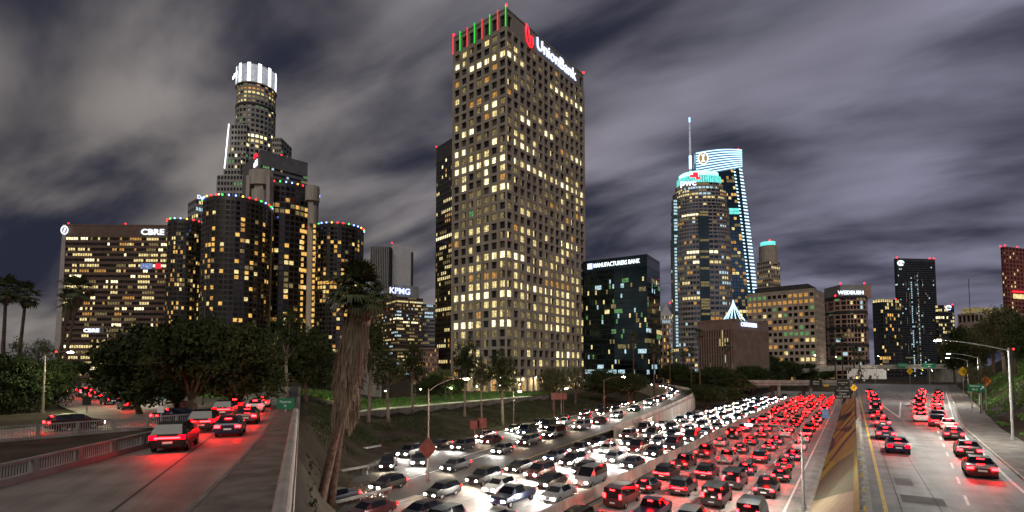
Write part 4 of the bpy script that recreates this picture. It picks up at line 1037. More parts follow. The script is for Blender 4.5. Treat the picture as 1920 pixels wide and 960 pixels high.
# big beige grid block
pk = lit_pick(14, 40, 0.30, [WA, DI, OR, DI, OR, GR], 65, 0.35, [(12, 0, 12, OR), (10, 3, 8, WA)])
rt, pl, pc, pr, pb, zt = tower('grid_block', 'beige block with a regular grid of windows under a dark roof storey', 1531, 372, 1404, 1550, 48, 540, 13, 8, 14, 'beige_stone', 0.16, (0.24, 0.2), 0.6, pk, top_blank=2.0)
m = MB(); ov = rt.location; cc = (pl + pr) / 2; q = ccw([(p.x - ov.x, p.y - ov.y) for p in [Vector((w_.x, w_.y)).lerp(cc, 0.2) for w_ in (pl, pc, pr, pb)]]); m.prism(q, zt - 3.4, zt + 1.6); m.build('roof_storey', 'roof_dark', rt)
# stepped pink tower with name sign: octagonal
def octa_tower():
    D = 450; u0, u1 = 1571, 1657; x0, x1 = xat(u0, 690, D), xat(u1, 690, D); w = x1 - x0; cx_ = (x0 + x1) / 2; cy_ = D + 16
    root = thing('name_tower', 'pink stone tower with rounded corner and a lit name on its top', 'skyscraper', (cx_, cy_, 3))
    out = [(x0, D + 22), (x0 + 1, D + 4), (x0 + 7, D - 4), (x0 + 0.5 * w, D - 6), (x0 + 0.62 * w, D - 3), (x1 - 1, D + 16), (x1, D + 34)]
    path = []
    for a, b, k in zip(out[:-1], out[1:], (2, 2, 5, 1, 5, 3)): path += seg_path(a, b, k)[:-1]
    path.append(out[-1])
    zt = zat(556, D); pk = lit_pick(18, 30, 0.13, [WA, DI, CO, GR], 71, 0.2)
    fr, pn = MB(), MB(); facade(fr, pn, path, levels(3, zt, 18), 0.13, (0.15, 0.12), 0.5, lambda i, j: pk(i, j))
    fr.quad((path[-1][0], path[-1][1], 3), (path[0][0], path[0][1] + 14, 3), (path[0][0], path[0][1] + 14, zt), (path[-1][0], path[-1][1], zt))
    finish(root, fr, pn, 'pink_stone'); ov = root.location
    bm_ = MB()
    for zz in (zt - 2, zt * 0.80, zt * 0.62, zt * 0.42, zt * 0.24):
        o2_ = [(cx_ + (p[0] - cx_) * 1.012, cy_ + (p[1] - cy_) * 1.03) for p in out]
        for a, b in zip(o2_[:-1], o2_[1:]): bm_.quad((a[0] - ov.x, a[1] - ov.y, zz - ov.z), (b[0] - ov.x, b[1] - ov.y, zz - ov.z), (b[0] - ov.x, b[1] - ov.y, zz + 2.2 - ov.z), (a[0] - ov.x, a[1] - ov.y, zz + 2.2 - ov.z))
    bm_.build('dark_bands', 'louvre', root, kind='stuff')
    roof_part(root, ccw(out + [(x0, D + 36)]), zt - 0.6, zt - 0.1)
    # top storeys
    xa, xb = xat(1584, 690, D), xat(1627, 690, D); zz = zat(533, D)
    m = MB(); m.box(xa - ov.x, xb - ov.x, D + 2 - ov.y, D + 26 - ov.y, zt - 0.2 - ov.z, zz - ov.z); m.build('top_block', 'grey_stone', root)
    text('sign_lettering', 'WEDBUSH', 4.6, Vector(((xa + xb) / 2 - 1.5, D + 1.4, zt + 3.6)) - ov, (1, 0), 'sign_cold_white', root, 0.2, 1.05, 1.0, 0.05)
    xc = xat(1648, 690, D); m = MB(); m.box(xb - ov.x, xc - ov.x, D + 6 - ov.y, D + 28 - ov.y, zt - 0.2 - ov.z, zz + 0.8 - ov.z); m.build('top_block', 'pink_stone', root)
    for p in ((x0 + 1, D + 2, zt + 1), (xa, D + 2, zz + 1), (xc - 6, D + 6, zz + 2)): beacon(root, p, 0.75)
octa_tower()
# glass residential block behind
pk = lit_pick(22, 16, 0.16, [WA, DI, AM, DI], 72, 0.3, [(21, 0, 12, WA)])
tower('glass_block', 'slim dark glass block between the pink tower and the tall black tower', 1660, 540, 1640, 1695, 20, 560, 4, 9, 22, 'slate_tower', 0.06, (0.14, 0.08), 0.5, pk, beacons=((0.7, 'r'),))
# tall dark tower with emblem
pk = lit_pick(52, 26, 0.03, [CO, DI], 73, 0.1)
def pick_dark(i, j):
    if i in (9, 13) and j < 46 and (j * 7 + i) % 11 not in (2, 5): return CO if i == 9 or j % 2 else DI
    return pk(i, j)
rt, pl, pc, pr, pb, zt = tower('dark_tower', 'tallest black tower on the right, with a white emblem at its top corner', 1690, 600, 1684, 1762, 6, 484, 1, 24, 52, 'slate_tower', 0.03, (0.3, 0.05), 0.6, pick_dark, beacons=((0.0, 'r'), (0.86, 'r'), (0.97, 'r')), top_blank=4)
m = MB(); c0, d_, n_ = face_point(rt, pc, pr, 0.08, zt - 6.0, 0.8); m.tube([c0 + d_ * (3.6 * math.cos(a)) + Vector((0, 0, 2.6 * math.sin(a))) for a in [k * math.pi / 8 for k in range(15)]], 0.8, 6); m.ball(c0, 1.2); m.build('sign_emblem', 'sign_cold_white', rt)
m = MB(); rr = random.Random(9)
for k in range(30):
    c0, d_, n_ = face_point(rt, pc, pr, rr.choice((0.2, 0.28, 0.36, 0.44, 0.52, 0.62)), rr.uniform(8, zt - 22), 0.3); m.bar(c0, c0 + Vector((0, 0, rr.uniform(5, 11))), 0.7, 0.3)
m.build('pale_fins', 'grey_stone', rt, kind='stuff')
pk = lit_pick(20, 10, 0.3, [WA, DI, WA], 74, 0.4, [(16, 0, 6, BR), (18, 2, 6, WA)])
rt, pl, pc, pr, pb, zt = tower('office_block', 'small lit office block with a round white emblem, right of the tall black tower', 1764, 520, 1758, 1794, 6, 572, 1, 8, 20, 'slate_tower', 0.05, (0.3, 0.1), 0.4, pk, beacons=((0.9, 'r'),))
m = MB(); c0, d_, n_ = face_point(rt, pc, pr, 0.62, zt - 2.6, 0.6); m.tube([c0 + d_ * (2.8 * math.cos(a)) + Vector((0, 0, 2.1 * math.sin(a))) for a in [k * math.pi / 8 for k in range(15)]], 0.6, 6); m.build('sign_emblem', 'sign_blue_white', rt)
# red tower cut by the right edge
pk = lit_pick(30, 14, 0.13, [WA, DI, WA], 75, 0.2)
rt, pl, pc, pr, pb, zt = tower('red_tower', 'dark red stone tower cut off by the right edge of the view', 1896, 330, 1887, 1960, 18, 462, 2, 10, 30, 'red_stone', 0.22, (0.25, 0.2), 0.5, pk, zb=10, beacons=((0.0, 'l'), (0.0, 'r'), (0.35, 'r')))
m = MB(); c0, d_, n_ = face_point(rt, pc, pr, 0.12, zat(546, 330), 0.6); m.bar(c0, c0 + d_ * 16 + Vector((0, 0, 0.2)), 0.5, 0.9); m.build('light_band', 'sign_red', rt)
m = MB(); c0, d_, n_ = face_point(rt, pc, pr, 0.14, zat(555, 330), 0.6); m.bar(c0, c0 + d_ * 16, 0.4, 3.0); m.build('lit_panel', 'lit_warm', rt)
pk = lit_pick(3, 20, 0.2, [DI, WA], 76)
rt, pl, pc, pr, pb, zt = tower('hill_building', 'low beige building with a lit roof storey on the wooded hill', 1832, 260, 1800, 1930, 12, 586, 4, 12, 3, 'beige_stone', 0.15, (0.3, 0.2), 0.4, pk, zb=22, cat='building')
m = MB(); ov = rt.location; q = [(p[0] - ov.x, p[1] - ov.y) for p in (lerp2(pc, pr, 0.05), lerp2(pc, pr, 0.62))]; m.box8([(q[0][0], q[0][1] + 2, zt - 22.9), (q[1][0], q[1][1] + 2, zt - 22.9), (q[1][0], q[1][1] + 9, zt - 22.9), (q[0][0], q[0][1] + 9, zt - 22.9), (q[0][0], q[0][1] + 2, zt - 19), (q[1][0], q[1][1] + 2, zt - 19), (q[1][0], q[1][1] + 9, zt - 19), (q[0][0], q[0][1] + 9, zt - 19)]); m.build('roof_storey', 'lit_dim', rt)
m = MB(); m.tube([(q[0][0], q[0][1] + 4, zt - 22.9), (q[0][0], q[0][1] + 4, zt - 4)], 0.15, 5); m.build('antenna', 'dark_metal', rt)

# --- hotel of five mirror-glass cylinders
def ring(cx_, cy_, r, n, a0=0.0): return [(cx_ + r * math.cos(a0 + 2 * math.pi * i / n), cy_ + r * math.sin(a0 + 2 * math.pi * i / n)) for i in range(n + 1)]
def hotel():
    zb = 5.0; root = thing('cylinder_hotel', 'hotel of dark glass cylinders with amber windows and coloured rooftop lights', 'hotel', (xat(470, 690, 310), 310, zb)); ov = root.location
    cyl = [(438, 300, 66, 366, 3), (341, 335, 36, 410, 7), (527, 338, 66, 340, 11), (631, 338, 48, 418, 13), (560, 372, 40, 412, 17)]
    first = True; kept = [0]
    for (u, D, hw, vt, seed) in cyl:
        r = hw * D / F * math.cos(math.atan((u - 960) / F)); cx_ = xat(u, 690, D); cy_ = D; zt = zat(vt, D - r); n = 44; rows = 34
        path = ring(cx_, cy_, r, n); rr = random.Random(seed); G = {}
        for i in range(n):
            colp = rr.choice((0.03, 0.08, 0.26, 0.36, 0.4))
            for j in range(rows - 2):
                if rr.random() < colp * (0.75 if j > 6 else 1.0): G[(i, j)] = rr.choice((AM, AM, AM, DI, OR, WA))
        if seed == 11:
            for i in range(n):
                for j in (rows - 4, rows - 5): G[(i, j)] = rr.choice((AM, DI, OR, DK, DI))
        fr, pn = MB(), MB(); cache = []
        def keep(i, j, mi, Q):
            a = math.degrees(2 * math.pi * (i + 0.5) / n)
            if mi == DK or not (205 < a < 335) or seed == 17: return False
            c = (Q[0] + Q[2]) / 2; m_ = MB(); m_.quad(*[q - c for q in Q]); cache.append((m_.mesh('window', GLASSES[mi]), c)); return True
        facade(fr, pn, path, levels(zb, zt - 2.2, rows), 0.11, (0.2, 0.12), 0.2, lambda i, j: G.get((i, j), DK), keep=keep)
        for m_ in (fr, pn): m_.v = [(x - ov.x, y - ov.y, z - ov.z) for x, y, z in m_.v]
        c_ = fr.build('cylinder', 'hotel_skin', root); pn.build('dark_panes', ['mirror_bronze'] + GLASSES[1:], c_, kind='stuff')
        for me_, c in cache: link('window', me_, c_, c - ov)
        m = MB(); m.prism([(x - ov.x, y - ov.y) for x, y in path[:-1]], zt - 2.2 - ov.z, zt - ov.z); m.build('roof_band', 'hotel_skin', c_)
        b = MB(); mats = ['bulb_red', 'bulb_green', 'bulb_blue', 'bulb_amber']
        nb = int(2 * math.pi * r / 3.4)
        for k in range(nb):
            a = 2 * math.pi * k / nb; b.ball((cx_ + (r + 0.3) * math.cos(a) - ov.x, cy_ + (r + 0.3) * math.sin(a) - ov.y, zt + 0.3 - ov.z), 0.55, (k * 5 + (k // 3) * 3) % 4, 6, 4)
        b.build('rooftop_bulbs', mats, c_, kind='stuff')
    # concrete lift shafts with their hooded tops
    def shaft(u, D, w, v_top, side):
        x = xat(u, 690, D); zt = zat(v_top, D); m = MB(); W = w * D / F
        m.box(x - W * 0.18 - ov.x, x + W * 0.18 - ov.x, D - ov.y, D + 5 - ov.y, 0, zt - 4 - ov.z); s_ = m.build('lift_shaft', 'hotel_concrete', root)
        hood = MB(); o8 = [(x + W * 0.5 * math.cos(a) - ov.x, D + 2.5 + 4.2 * math.sin(a) - ov.y) for a in [2 * math.pi * k / 12 for k in range(12)]]
        hood.prism(o8, zt - 9 - ov.z, zt - ov.z); hood.build('hood', 'hotel_concrete', s_)
        drum = MB(); d8 = [(x + side * W * 0.55 + W * 0.3 * math.cos(a) - ov.x, D - 1.0 + 3.2 * math.sin(a) - ov.y) for a in [2 * math.pi * k / 12 for k in range(12)]]
        drum.prism(d8, zt - 24 - ov.z, zt - 13 - ov.z); drum.build('drum', 'hotel_concrete', s_)
        return s_
    shaft(476, 304, 46, 318, 0.1); shaft(576, 300, 26, 348, 0.5)
    m = MB(); x = xat(476, 690, 304); W = 46 * 304 / F
    for sgn in (-1, 1): m.box(x + sgn * W * 0.42 - 1.1 - ov.x, x + sgn * W * 0.42 + 1.1 - ov.x, 303 - ov.y, 308 - ov.y, 0, zat(330, 304) - ov.z)
    m.build('shaft_rails', 'hotel_concrete', root)
    m = MB(); x = xat(567, 690, 298)
    for k in range(26):
        z = 8 + k * 3.3
        for dx in (-1.5, 5.2): m.box(x + dx - ov.x, x + dx + 1.3 - ov.x, 296.6 - ov.y, 297 - ov.y, z, z + 1.9)
    m.build('stair_windows', 'lit_amber', root, kind='stuff')
    m = MB(); m.box(xat(330, 690, 296) - ov.x, xat(672, 690, 330) - ov.x, 322 - ov.y, 380 - ov.y, 0, 14); m.build('podium', 'hotel_concrete', root)
hotel()

# --- the round stepped granite tower with a glowing crown
def crown_tower():
    D = 520; zb = 8.0; r = 40 * D / F * 0.9; cy_ = D + r; cx_ = xat(467, 690, cy_)
    root = thing('crown_tower', 'tallest round granite tower with a brilliant white glowing crown', 'skyscraper', (cx_, cy_, zb)); ov = root.location
    def section(name, out, z0, z1, rows, cols_seg, seed, p, bands=(), mlr=0.16, mix=(WA, DI, BR, DI, GR)):
        fr, pn = MB(), MB(); path = out
        pk_ = lit_pick(rows, len(path), p, list(mix), seed, 0.4, bands)
        facade(fr, pn, path, levels(z0, z1, rows), mlr, (0.24, 0.2), 0.7, pk_)
        fr.poly([(x, y, z1) for x, y in ccw(path[:-1])])
        for m_ in (fr, pn): m_.v = [(x - ov.x, y - ov.y, z - ov.z) for x, y, z in m_.v]
        w_ = fr.build(name, 'granite_pale', root); pn.build('window_panes', GLASSES, w_, kind='stuff')
    zc0, zc1 = zat(152, D), zat(119, D)
    n = 28; front = lambda a, b: None
    section('shaft', ring(cx_, cy_, r, n), zb, zc0 - 22, 52, 1, 81, 0.16, [(45, 18, 26, BR), (43, 20, 25, WA), (36, 18, 24, BR), (29, 18, 24, WA), (24, 18, 25, WA)])
    section('upper_drum', ring(cx_, cy_, r * 0.98, n), zc0 - 21.9, zc0, 5, 1, 82, 0.5, [(2, 14, 28, WA), (3, 14, 28, OR), (1, 16, 28, DI)], mix=(WA, DI, OR))
    m = MB(); m.prism([(x - ov.x, y - ov.y) for x, y in ring(cx_, cy_, r * 1.015, n)[:-1]], zc0 - 24.5 - ov.z, zc0 - 21.95 - ov.z); m.build('belt', 'roof_dark', root)
    # crown: glowing piers between dim glass panels, scalloped
    rc = r * 1.02; pa = ring(cx_, cy_, rc, 36)
    pier, pan = MB(), MB()
    for i in range(36):
        a, b = pa[i], pa[(i + 1) % 36]; z0, z1 = zc0 - ov.z, zc1 - ov.z + (1.5 if i % 3 == 0 else 0)
        (pier if i % 3 == 0 else pan).quad((a[0] - ov.x, a[1] - ov.y, z0), (b[0] - ov.x, b[1] - ov.y, z0), (b[0] - ov.x, b[1] - ov.y, z1), (a[0] - ov.x, a[1] - ov.y, z1))
    pier.build('crown_piers', 'crown_white', root); pan.build('crown_glass', 'crown_grey', root)
    m = MB(); m.prism([(x - ov.x, y - ov.y) for x, y in ring(cx_, cy_, rc * 1.02, n)[:-1]], zc0 - 1.2 - ov.z, zc0 - ov.z); m.build('crown_base', 'granite_pale', root)
    m = MB(); m.prism([(x - ov.x, y - ov.y) for x, y in ring(cx_, cy_, rc * 0.97, n)[:-1]], zc1 - 1.5 - ov.z, zc1 - 0.5 - ov.z); m.build('crown_roof', 'roof_dark', root)
    # square shoulders
    def shoulder(u0, u1, Dy, vt, cols_, rows, seed):
        x0, x1 = xat(u0, 690, Dy), xat(u1, 690, Dy)
        out = seg_path((x0, Dy + 26), (x0, Dy + 4), 4) + seg_path((x0, Dy + 4), (x0 + 3, Dy), 1)[1:] + seg_path((x0 + 3, Dy), (x1, Dy), cols_)[1:] + seg_path((x1, Dy), (x1, Dy + 26), 4)[1:] + [(x0, Dy + 26)]
        section('shoulder', out, zb, zat(vt, Dy), rows, 1, seed, 0.12)
    shoulder(415, 450, D - 4, 233, 5, 44, 83); shoulder(404, 440, D - 8, 286, 5, 38, 84); shoulder(495, 517, D + 10, 258, 4, 44, 85); shoulder(391, 445, D - 30, 328, 8, 34, 86)
    m = MB(); x = xat(417.5, 690, D - 9); m.bar((x - ov.x - 4.2, D - 9.0 - ov.y, zat(322, D) - ov.z), (x - ov.x - 1.0, D - 9.0 - ov.y, zat(240, D) - ov.z), 1.0, 0.5); m.build('light_edge', 'crown_white', root)
    text('sign_lettering', 'usbank', 6.5, Vector((cx_ - rc * 0.80, cy_ - rc * 0.72, (zc0 + zc1) / 2)) - ov, (0.68, -0.70), 'crown_white', root, 0.3, 0.85, 1, 0.15)
crown_tower()
pk = lit_pick(26, 12, 0.12, [DI, CO, WA], 88)
rt, pl, pc, pr, pb, zt = tower('office_tower', 'grey tower with a tiny lit sign peeping between the leftmost glass cylinders', 357, 420, 342, 400, 50, 372, 4, 8, 26, 'grey_stone', 0.1, (0.3, 0.2), 0.5, pk)
sign_on(rt, pc, pr, 0.45, zt + 1.6, 'Deloitte', 4.2, 'sign_blue_white', 1.0, proud=0.4, offset=0.1)

# --- round-shouldered stone tower with teal crown
def teal_crown_tower():
    D = 500; zb = 2.6; x0, x1 = xat(1255, 690, D), xat(1371, 690, D); w = x1 - x0; cy_ = D + w * 0.45; cx_ = xat(1314, 690, cy_)
    root = thing('teal_crown_tower', 'brown stone tower with curved front, lit teal crown and a white sign', 'skyscraper', (cx_, cy_, zb)); ov = root.location
    def outline(s):
        o_ = []
        for k in range(15):
            a = math.pi * (1.02 + 0.96 * k / 14); o_.append((cx_ + w / 2 * s * (abs(math.cos(a)) ** 0.75) * (1 if math.cos(a) > 0 else -1), cy_ + w * 0.47 * s * (-(abs(math.sin(a)) ** 0.8))))
        return o_
    def tier(s, v0, v1, rows, seed, p, bands=()):
        base = outline(s); path = []
        for a, b in zip(base[:-1], base[1:]): path += seg_path(a, b, 2)[:-1]
        path.append(base[-1]); z0 = zb if v0 is None else zat(v0, D); z1 = zat(v1, D)
        pk_ = lit_pick(rows, len(path), p, [WA, DI, WA, OR, CO, DI], seed, 0.6, bands); fr, pn = MB(), MB()
        facade(fr, pn, path, levels(z0, z1, rows), 0.1, (0.35, 0.12), 0.5, pk_)
        fr.poly([(x, y, z1) for x, y in ccw(path)])
        fr.quad((path[-1][0], path[-1][1], z0), (path[0][0], path[0][1], z0), (path[0][0], path[0][1], z1), (path[-1][0], path[-1][1], z1))
        for m_ in (fr, pn): m_.v = [(x - ov.x, y - ov.y, z - ov.z) for x, y, z in m_.v]
        w_ = fr.build('tier', 'pwc_stone', root); pn.build('window_panes', ['mirror_blue'] + GLASSES[1:], w_, kind='stuff')
    tier(1.0, None, 440, 28, 91, 0.14, [(24, 8, 16, BR), (22, 10, 14, BR), (15, 6, 14, WA), (10, 18, 26, WA), (5, 16, 28, WA)])
    tier(0.965, 440.1, 385, 8, 92, 0.16, [(5, 6, 14, BR)]); tier(0.90, 385.1, 352, 5, 93, 0.2, [(3, 4, 12, WA)])
    tier(0.80, 352.1, 338, 2, 94, 0.3, [(0, 6, 18, CO)])
    # teal glowing crown: two setbacks of tall glass
    def glow(s, v0, v1, mat, nm):
        base = outline(s); path = []
        for a, b in zip(base[:-1], base[1:]): path += seg_path(a, b, 3)[:-1]
        path.append(base[-1]); m = MB(); z0, z1 = zat(v0, D) - ov.z, zat(v1, D) - ov.z
        for i, (a, b) in enumerate(zip(path[:-1], path[1:])):
            q = lerp2(a, b, 0.12); q2 = lerp2(a, b, 0.88)
            m.quad((q[0] - ov.x, q[1] - ov.y, z0), (q2[0] - ov.x, q2[1] - ov.y, z0), (q2[0] - ov.x, q2[1] - ov.y, z1), (q[0] - ov.x, q[1] - ov.y, z1))
        m.build(nm, mat, root, kind='stuff'); m = MB(); m.prism([(x - ov.x + (cx_ - x) * 0.02, y - ov.y + (cy_ - y) * 0.02) for x, y in ccw(base)], z0 - 0.5, z1 - 0.3); m.build('crown_core', 'teal_glass', root)
    glow(0.74, 338, 323, 'teal_glow', 'crown_glass'); glow(0.66, 323, 313.5, 'teal_bright', 'crown_glass')
    # glass bay strips down the front
    for k, (ua, ub, va, vb, mat) in enumerate(((1266, 1274, 365, 650, 'teal_glass'), (1316, 1334, 395, 640, 'sail_glass'))):
        zz0, zz1 = zat(vb, D - 2), zat(va, D - 2); xa, xb = xat(ua, 690, D), xat(ub, 690, D); ol = outline(1.0); best = min(((lerp2(ol[i], ol[i + 1], f_ / 10)) for i in range(len(ol) - 1) for f_ in range(10)), key=lambda p_: abs(960 + F * p_[0] / p_[1] - (ua + ub) / 2)); hwid = (xb - xa) / 2; xa, xb = best[0] - hwid, best[0] + hwid; yy = best[1] - (1.6 if k == 0 else 0.8)
        m = MB(); m.box(xa - ov.x, xb - ov.x, yy - ov.y, yy + 6 - ov.y, zz0 - ov.z, zz1 - ov.z); m.build('glass_bay', mat, root)
        m = MB(); nrow = 46
        rr = random.Random(3 + k)
        for j in range(nrow):
            if rr.random() < (0.9 if k == 0 else 0.35):
                za = zz0 + (zz1 - zz0) * j / nrow; m.quad((xa + 0.4 - ov.x, yy - 0.1 - ov.y, za + 0.5 - ov.z), (xb - 0.4 - ov.x, yy - 0.1 - ov.y, za + 0.5 - ov.z), (xb - 0.4 - ov.x, yy - 0.1 - ov.y, za + 2.6 - ov.z), (xa + 0.4 - ov.x, yy - 0.1 - ov.y, za + 2.6 - ov.z))
        m.build('lit_bay_panes', 'lit_cool' if k == 0 else 'lit_dim', root, kind='stuff')
    yy = cy_ - w * 0.47 * 0.93
    text('sign_lettering', 'pwc', 8.5, Vector((xat(1296, 690, yy), yy - 1, zat(343, D))) - ov, (1, -0.12), 'sign_cold_white', root, 0.3, 1.1, 1, 0.2)
    m = MB()
    for dx, dz, ww, hh in ((0, 0, 8, 2.4), (3, 2.4, 5, 2.4), (6, -2.0, 4, 2.0)): m.box(xat(1300, 690, yy) + dx - ov.x, xat(1300, 690, yy) + dx + ww - ov.x, yy - 1.2 - ov.y, yy - 0.4 - ov.y, zat(332, D) + dz - ov.z, zat(332, D) + dz + hh - ov.z)
    m.build('sign_emblem', 'sign_red', root)
teal_crown_tower()

# --- glass tower with curved sail top and LED edge
def sail_tower():
    D = 640; zb = 2.6; x0, xm, x1 = xat(1312, 690, D), xat(1397, 690, D), xat(1431, 690, D)
    root = thing('sail_tower', 'blue glass tower with a curved LED-striped sail top and a spire', 'skyscraper', ((x0 + x1) / 2, D, zb)); ov = root.location
    # right edge leans outwards towards the foot
    def xr(z):
        k = (z - zb) / (zat(283, D) - zb); return xm + (x1 - xm) * (1 - k ** 1.6) + 2
    zt = zat(300, D)
    fr, pn = MB(), MB(); rows = 62; zs = levels(zb, zat(305, D), rows); pk_ = lit_pick(rows, 16, 0.22, [AM, WA, DI, OR], 95, 0.2, [(54, 3, 9, AM), (55, 2, 7, CO)])
    led = MB(); zroof = zat(305, D)
    for j in range(rows):
        z0, z1 = zs[j], zs[j + 1]; e0, e1 = xr(z0) - 14, xr(z1) - 14; n = 14
        for i in range(n):
            a0, a1 = x0 + (e0 - x0) * i / n, x0 + (e0 - x0) * (i + 1) / n; b0, b1 = x0 + (e1 - x0) * i / n, x0 + (e1 - x0) * (i + 1) / n
            fr.quad((a0, D, z0), (a1, D, z0), (a1, D, z0 + 0.9), (a0, D, z0 + 0.9)); mi = pk_(i, j) if zs[j] < zat(345, D) or True else DK
            pn.quad((a0 + 0.3, D + 0.25, z0 + 0.9), (a1 - 0.3, D + 0.25, z0 + 0.9), (b1 - 0.3, D + 0.25, z1), (b0 + 0.3, D + 0.25, z1), mi)
        # LED edge strip: two short bars a storey
        m = led; m.box8([(e0 + 0.5, D - 0.4, z0 + 0.6), (xr(z0), D + 5, z0 + 0.6), (xr(z0), D + 5.6, z0 + 0.6), (e0 + 0.5, D + 0.3, z0 + 0.6), (e1 + 0.5, D - 0.4, z0 + 2.1), (xr(z1), D + 5, z0 + 2.1), (xr(z1), D + 5.6, z0 + 2.1), (e1 + 0.5, D + 0.3, z0 + 2.1)])
    body = MB(); body.box8([(x0, D + 0.6, zb), (x1 - 1, D + 0.6, zb), (x1 - 1, D + 40, zb), (x0, D + 40, zb), (x0, D + 0.6, zroof), (xm - 2, D + 0.6, zroof), (xm - 2, D + 40, zroof), (x0, D + 40, zroof)])
    for m_ in (fr, pn, led, body): m_.v = [(x - ov.x, y - ov.y, z - ov.z) for x, y, z in m_.v]
    body.build('core', 'sail_glass', root); fr.build('spandrels', 'sail_glass', root, kind='stuff'); pn.build('window_panes', ['mirror_blue'] + GLASSES[1:], root, kind='stuff'); led.build('led_edge', 'led_white', root, kind='stuff')
    # sail top: curved panel with LED lines
    def ztop_at(k): return zat(290 - 11 * math.sin(math.pi * (0.12 + 0.55 * k)), D)
    pan, lines = MB(), MB(); n = 18
    for i in range(n):
        a, b = x0 + (xm + 2 - x0) * i / n, x0 + (xm + 2 - x0) * (i + 1) / n; zb0 = zat(330 - 16 * i / n, D) if i < n else 0; zb1 = zat(330 - 16 * (i + 1) / n, D)
        za, zb_ = ztop_at(i / n), ztop_at((i + 1) / n)
        pan.box8([(a, D - 1, zb0), (b, D - 1, zb1), (b, D + 6, zb1), (a, D + 6, zb0), (a, D - 1, za), (b, D - 1, zb_), (b, D + 6, zb_), (a, D + 6, za)])
        for k in range(9):
            f = (k + 0.5) / 9; lines.bar((a, D - 1.3, zb0 + (za - zb0) * f), (b, D - 1.3, zb1 + (zb_ - zb1) * f), 0.5, 1.0)
    for m_ in (pan, lines): m_.v = [(x - ov.x, y - ov.y, z - ov.z) for x, y, z in m_.v]
    pan.build('sail', 'led_blue', root); lines.build('led_lines', 'led_white', root, kind='stuff')
    # emblem, teal belts, spire
    ex, ez = xat(1325, 690, D) - ov.x, zat(298, D) - ov.z
    m = MB(); m.poly([(ex + 6 * math.cos(a), D - 2.2 - ov.y, ez + 7.5 * math.sin(a)) for a in [2 * math.pi * k / 20 for k in range(20)]]); m.build('emblem_disc', 'sign_gold', root)
    m = MB(); m.tube([(ex + 6 * math.cos(a), D - 2.3 - ov.y, ez + 7.5 * math.sin(a)) for a in [2 * math.pi * k / 20 for k in range(21)]], 0.7, 5)
    m.box(ex - 0.9, ex + 0.9, D - 2.8 - ov.y, D - 2.3 - ov.y, ez - 4, ez + 4); m.box(ex - 2.2, ex + 2.2, D - 2.8 - ov.y, D - 2.3 - ov.y, ez + 3, ez + 4.4); m.box(ex - 2.2, ex + 2.2, D - 2.8 - ov.y, D - 2.3 - ov.y, ez - 4.4, ez - 3); m.build('emblem_letter', 'sign_cold_white', root)
    for v in (393, 399):
        z = zat(v, D) - ov.z; m = MB(); m.box(x0 + 30 - ov.x, xr(z + ov.z) - 14 - ov.x, D - 0.5 - ov.y, D - ov.y, z - 1.6, z + 1.6); m.build('lit_belt', 'teal_glow', root)
    sx_ = xat(1301.5, 690, D + 12) - ov.x
    m = MB(); m.tube([(sx_, 12, zat(330, D) - ov.z), (sx_, 12, zat(262, D) - ov.z), (sx_, 12, zat(214, D) - ov.z)], [1.6, 1.2, 0.8], 8); m.build('spire', 'crown_grey', root)  # glow put into the spire's own material so that it looks lit
    m = MB(); m.tube([(sx_, 12, zat(221, D) - ov.z), (sx_, 12, zat(212, D) - ov.z)], 0.95, 8); m.build('spire_tip', 'led_white', root)
    m = MB(); m.tube([(sx_, 12, zat(310, D) - ov.z), (sx_, 12, zat(285, D) - ov.z)], 1.75, 8); m.build('spire_light', 'led_white', root)
    m = MB()
    for k in range(6): m.tube([(x0 + 8 + k * 9 - ov.x, D + 3 - ov.y, ztop_at(k / 6) - ov.z), (x0 + 8 + k * 9 - ov.x, D + 3 - ov.y, ztop_at(k / 6) + 1.8 - ov.z)], 0.3, 5)
    m.build('roof_masts', 'grey_stone', root)
    beacon(root, (xm - 2, D, ztop_at(1) + 1), 0.8)
sail_tower()
pk = lit_pick(26, 14, 0.25, [WA, DI, WA, OR], 96, 0.4)
rt, pl, pc, pr, pb, zt = tower('residential_tower', 'beige tower with a green-lit round cap behind the sail tower', 1448, 660, 1424, 1468, 30, 488, 7, 6, 26, 'beige_stone', 0.14, (0.28, 0.2), 0.5, pk)
m = MB(); ov = rt.location; c = (pl + pr) / 2; z1 = zat(458, 660); q = [(c.x + 11 * math.cos(a) - ov.x, c.y + 11 * math.sin(a) - ov.y) for a in [2 * math.pi * k / 16 for k in range(16)]]; m.prism(q, zt - 4 - ov.z, z1 - ov.z); m.build('round_cap', 'beige_stone', rt)
m = MB(); q = [(c.x + 9 * math.cos(a) - ov.x, c.y + 9 * math.sin(a) - ov.y) for a in [2 * math.pi * k / 16 for k in range(16)]]; m.prism(q, z1 + 0.01 - ov.z, zat(450, 660) - ov.z); m.build('cap_lights', 'teal_glow', rt); beacon(rt, (c.x - 2, c.y - 9, zat(449, 660)), 1.0)
# grey low service block behind the trees by the plaza
rt, pl, pc, pr, pb, zt = tower('service_block', 'low blank pale concrete block behind the tall gum trees', 662, 170, 640, 716, 35, 660, 3, 6, 1, 'concrete', 0, (0, 0), 0.2, lambda i, j: None, cat='building', zb=3.2)

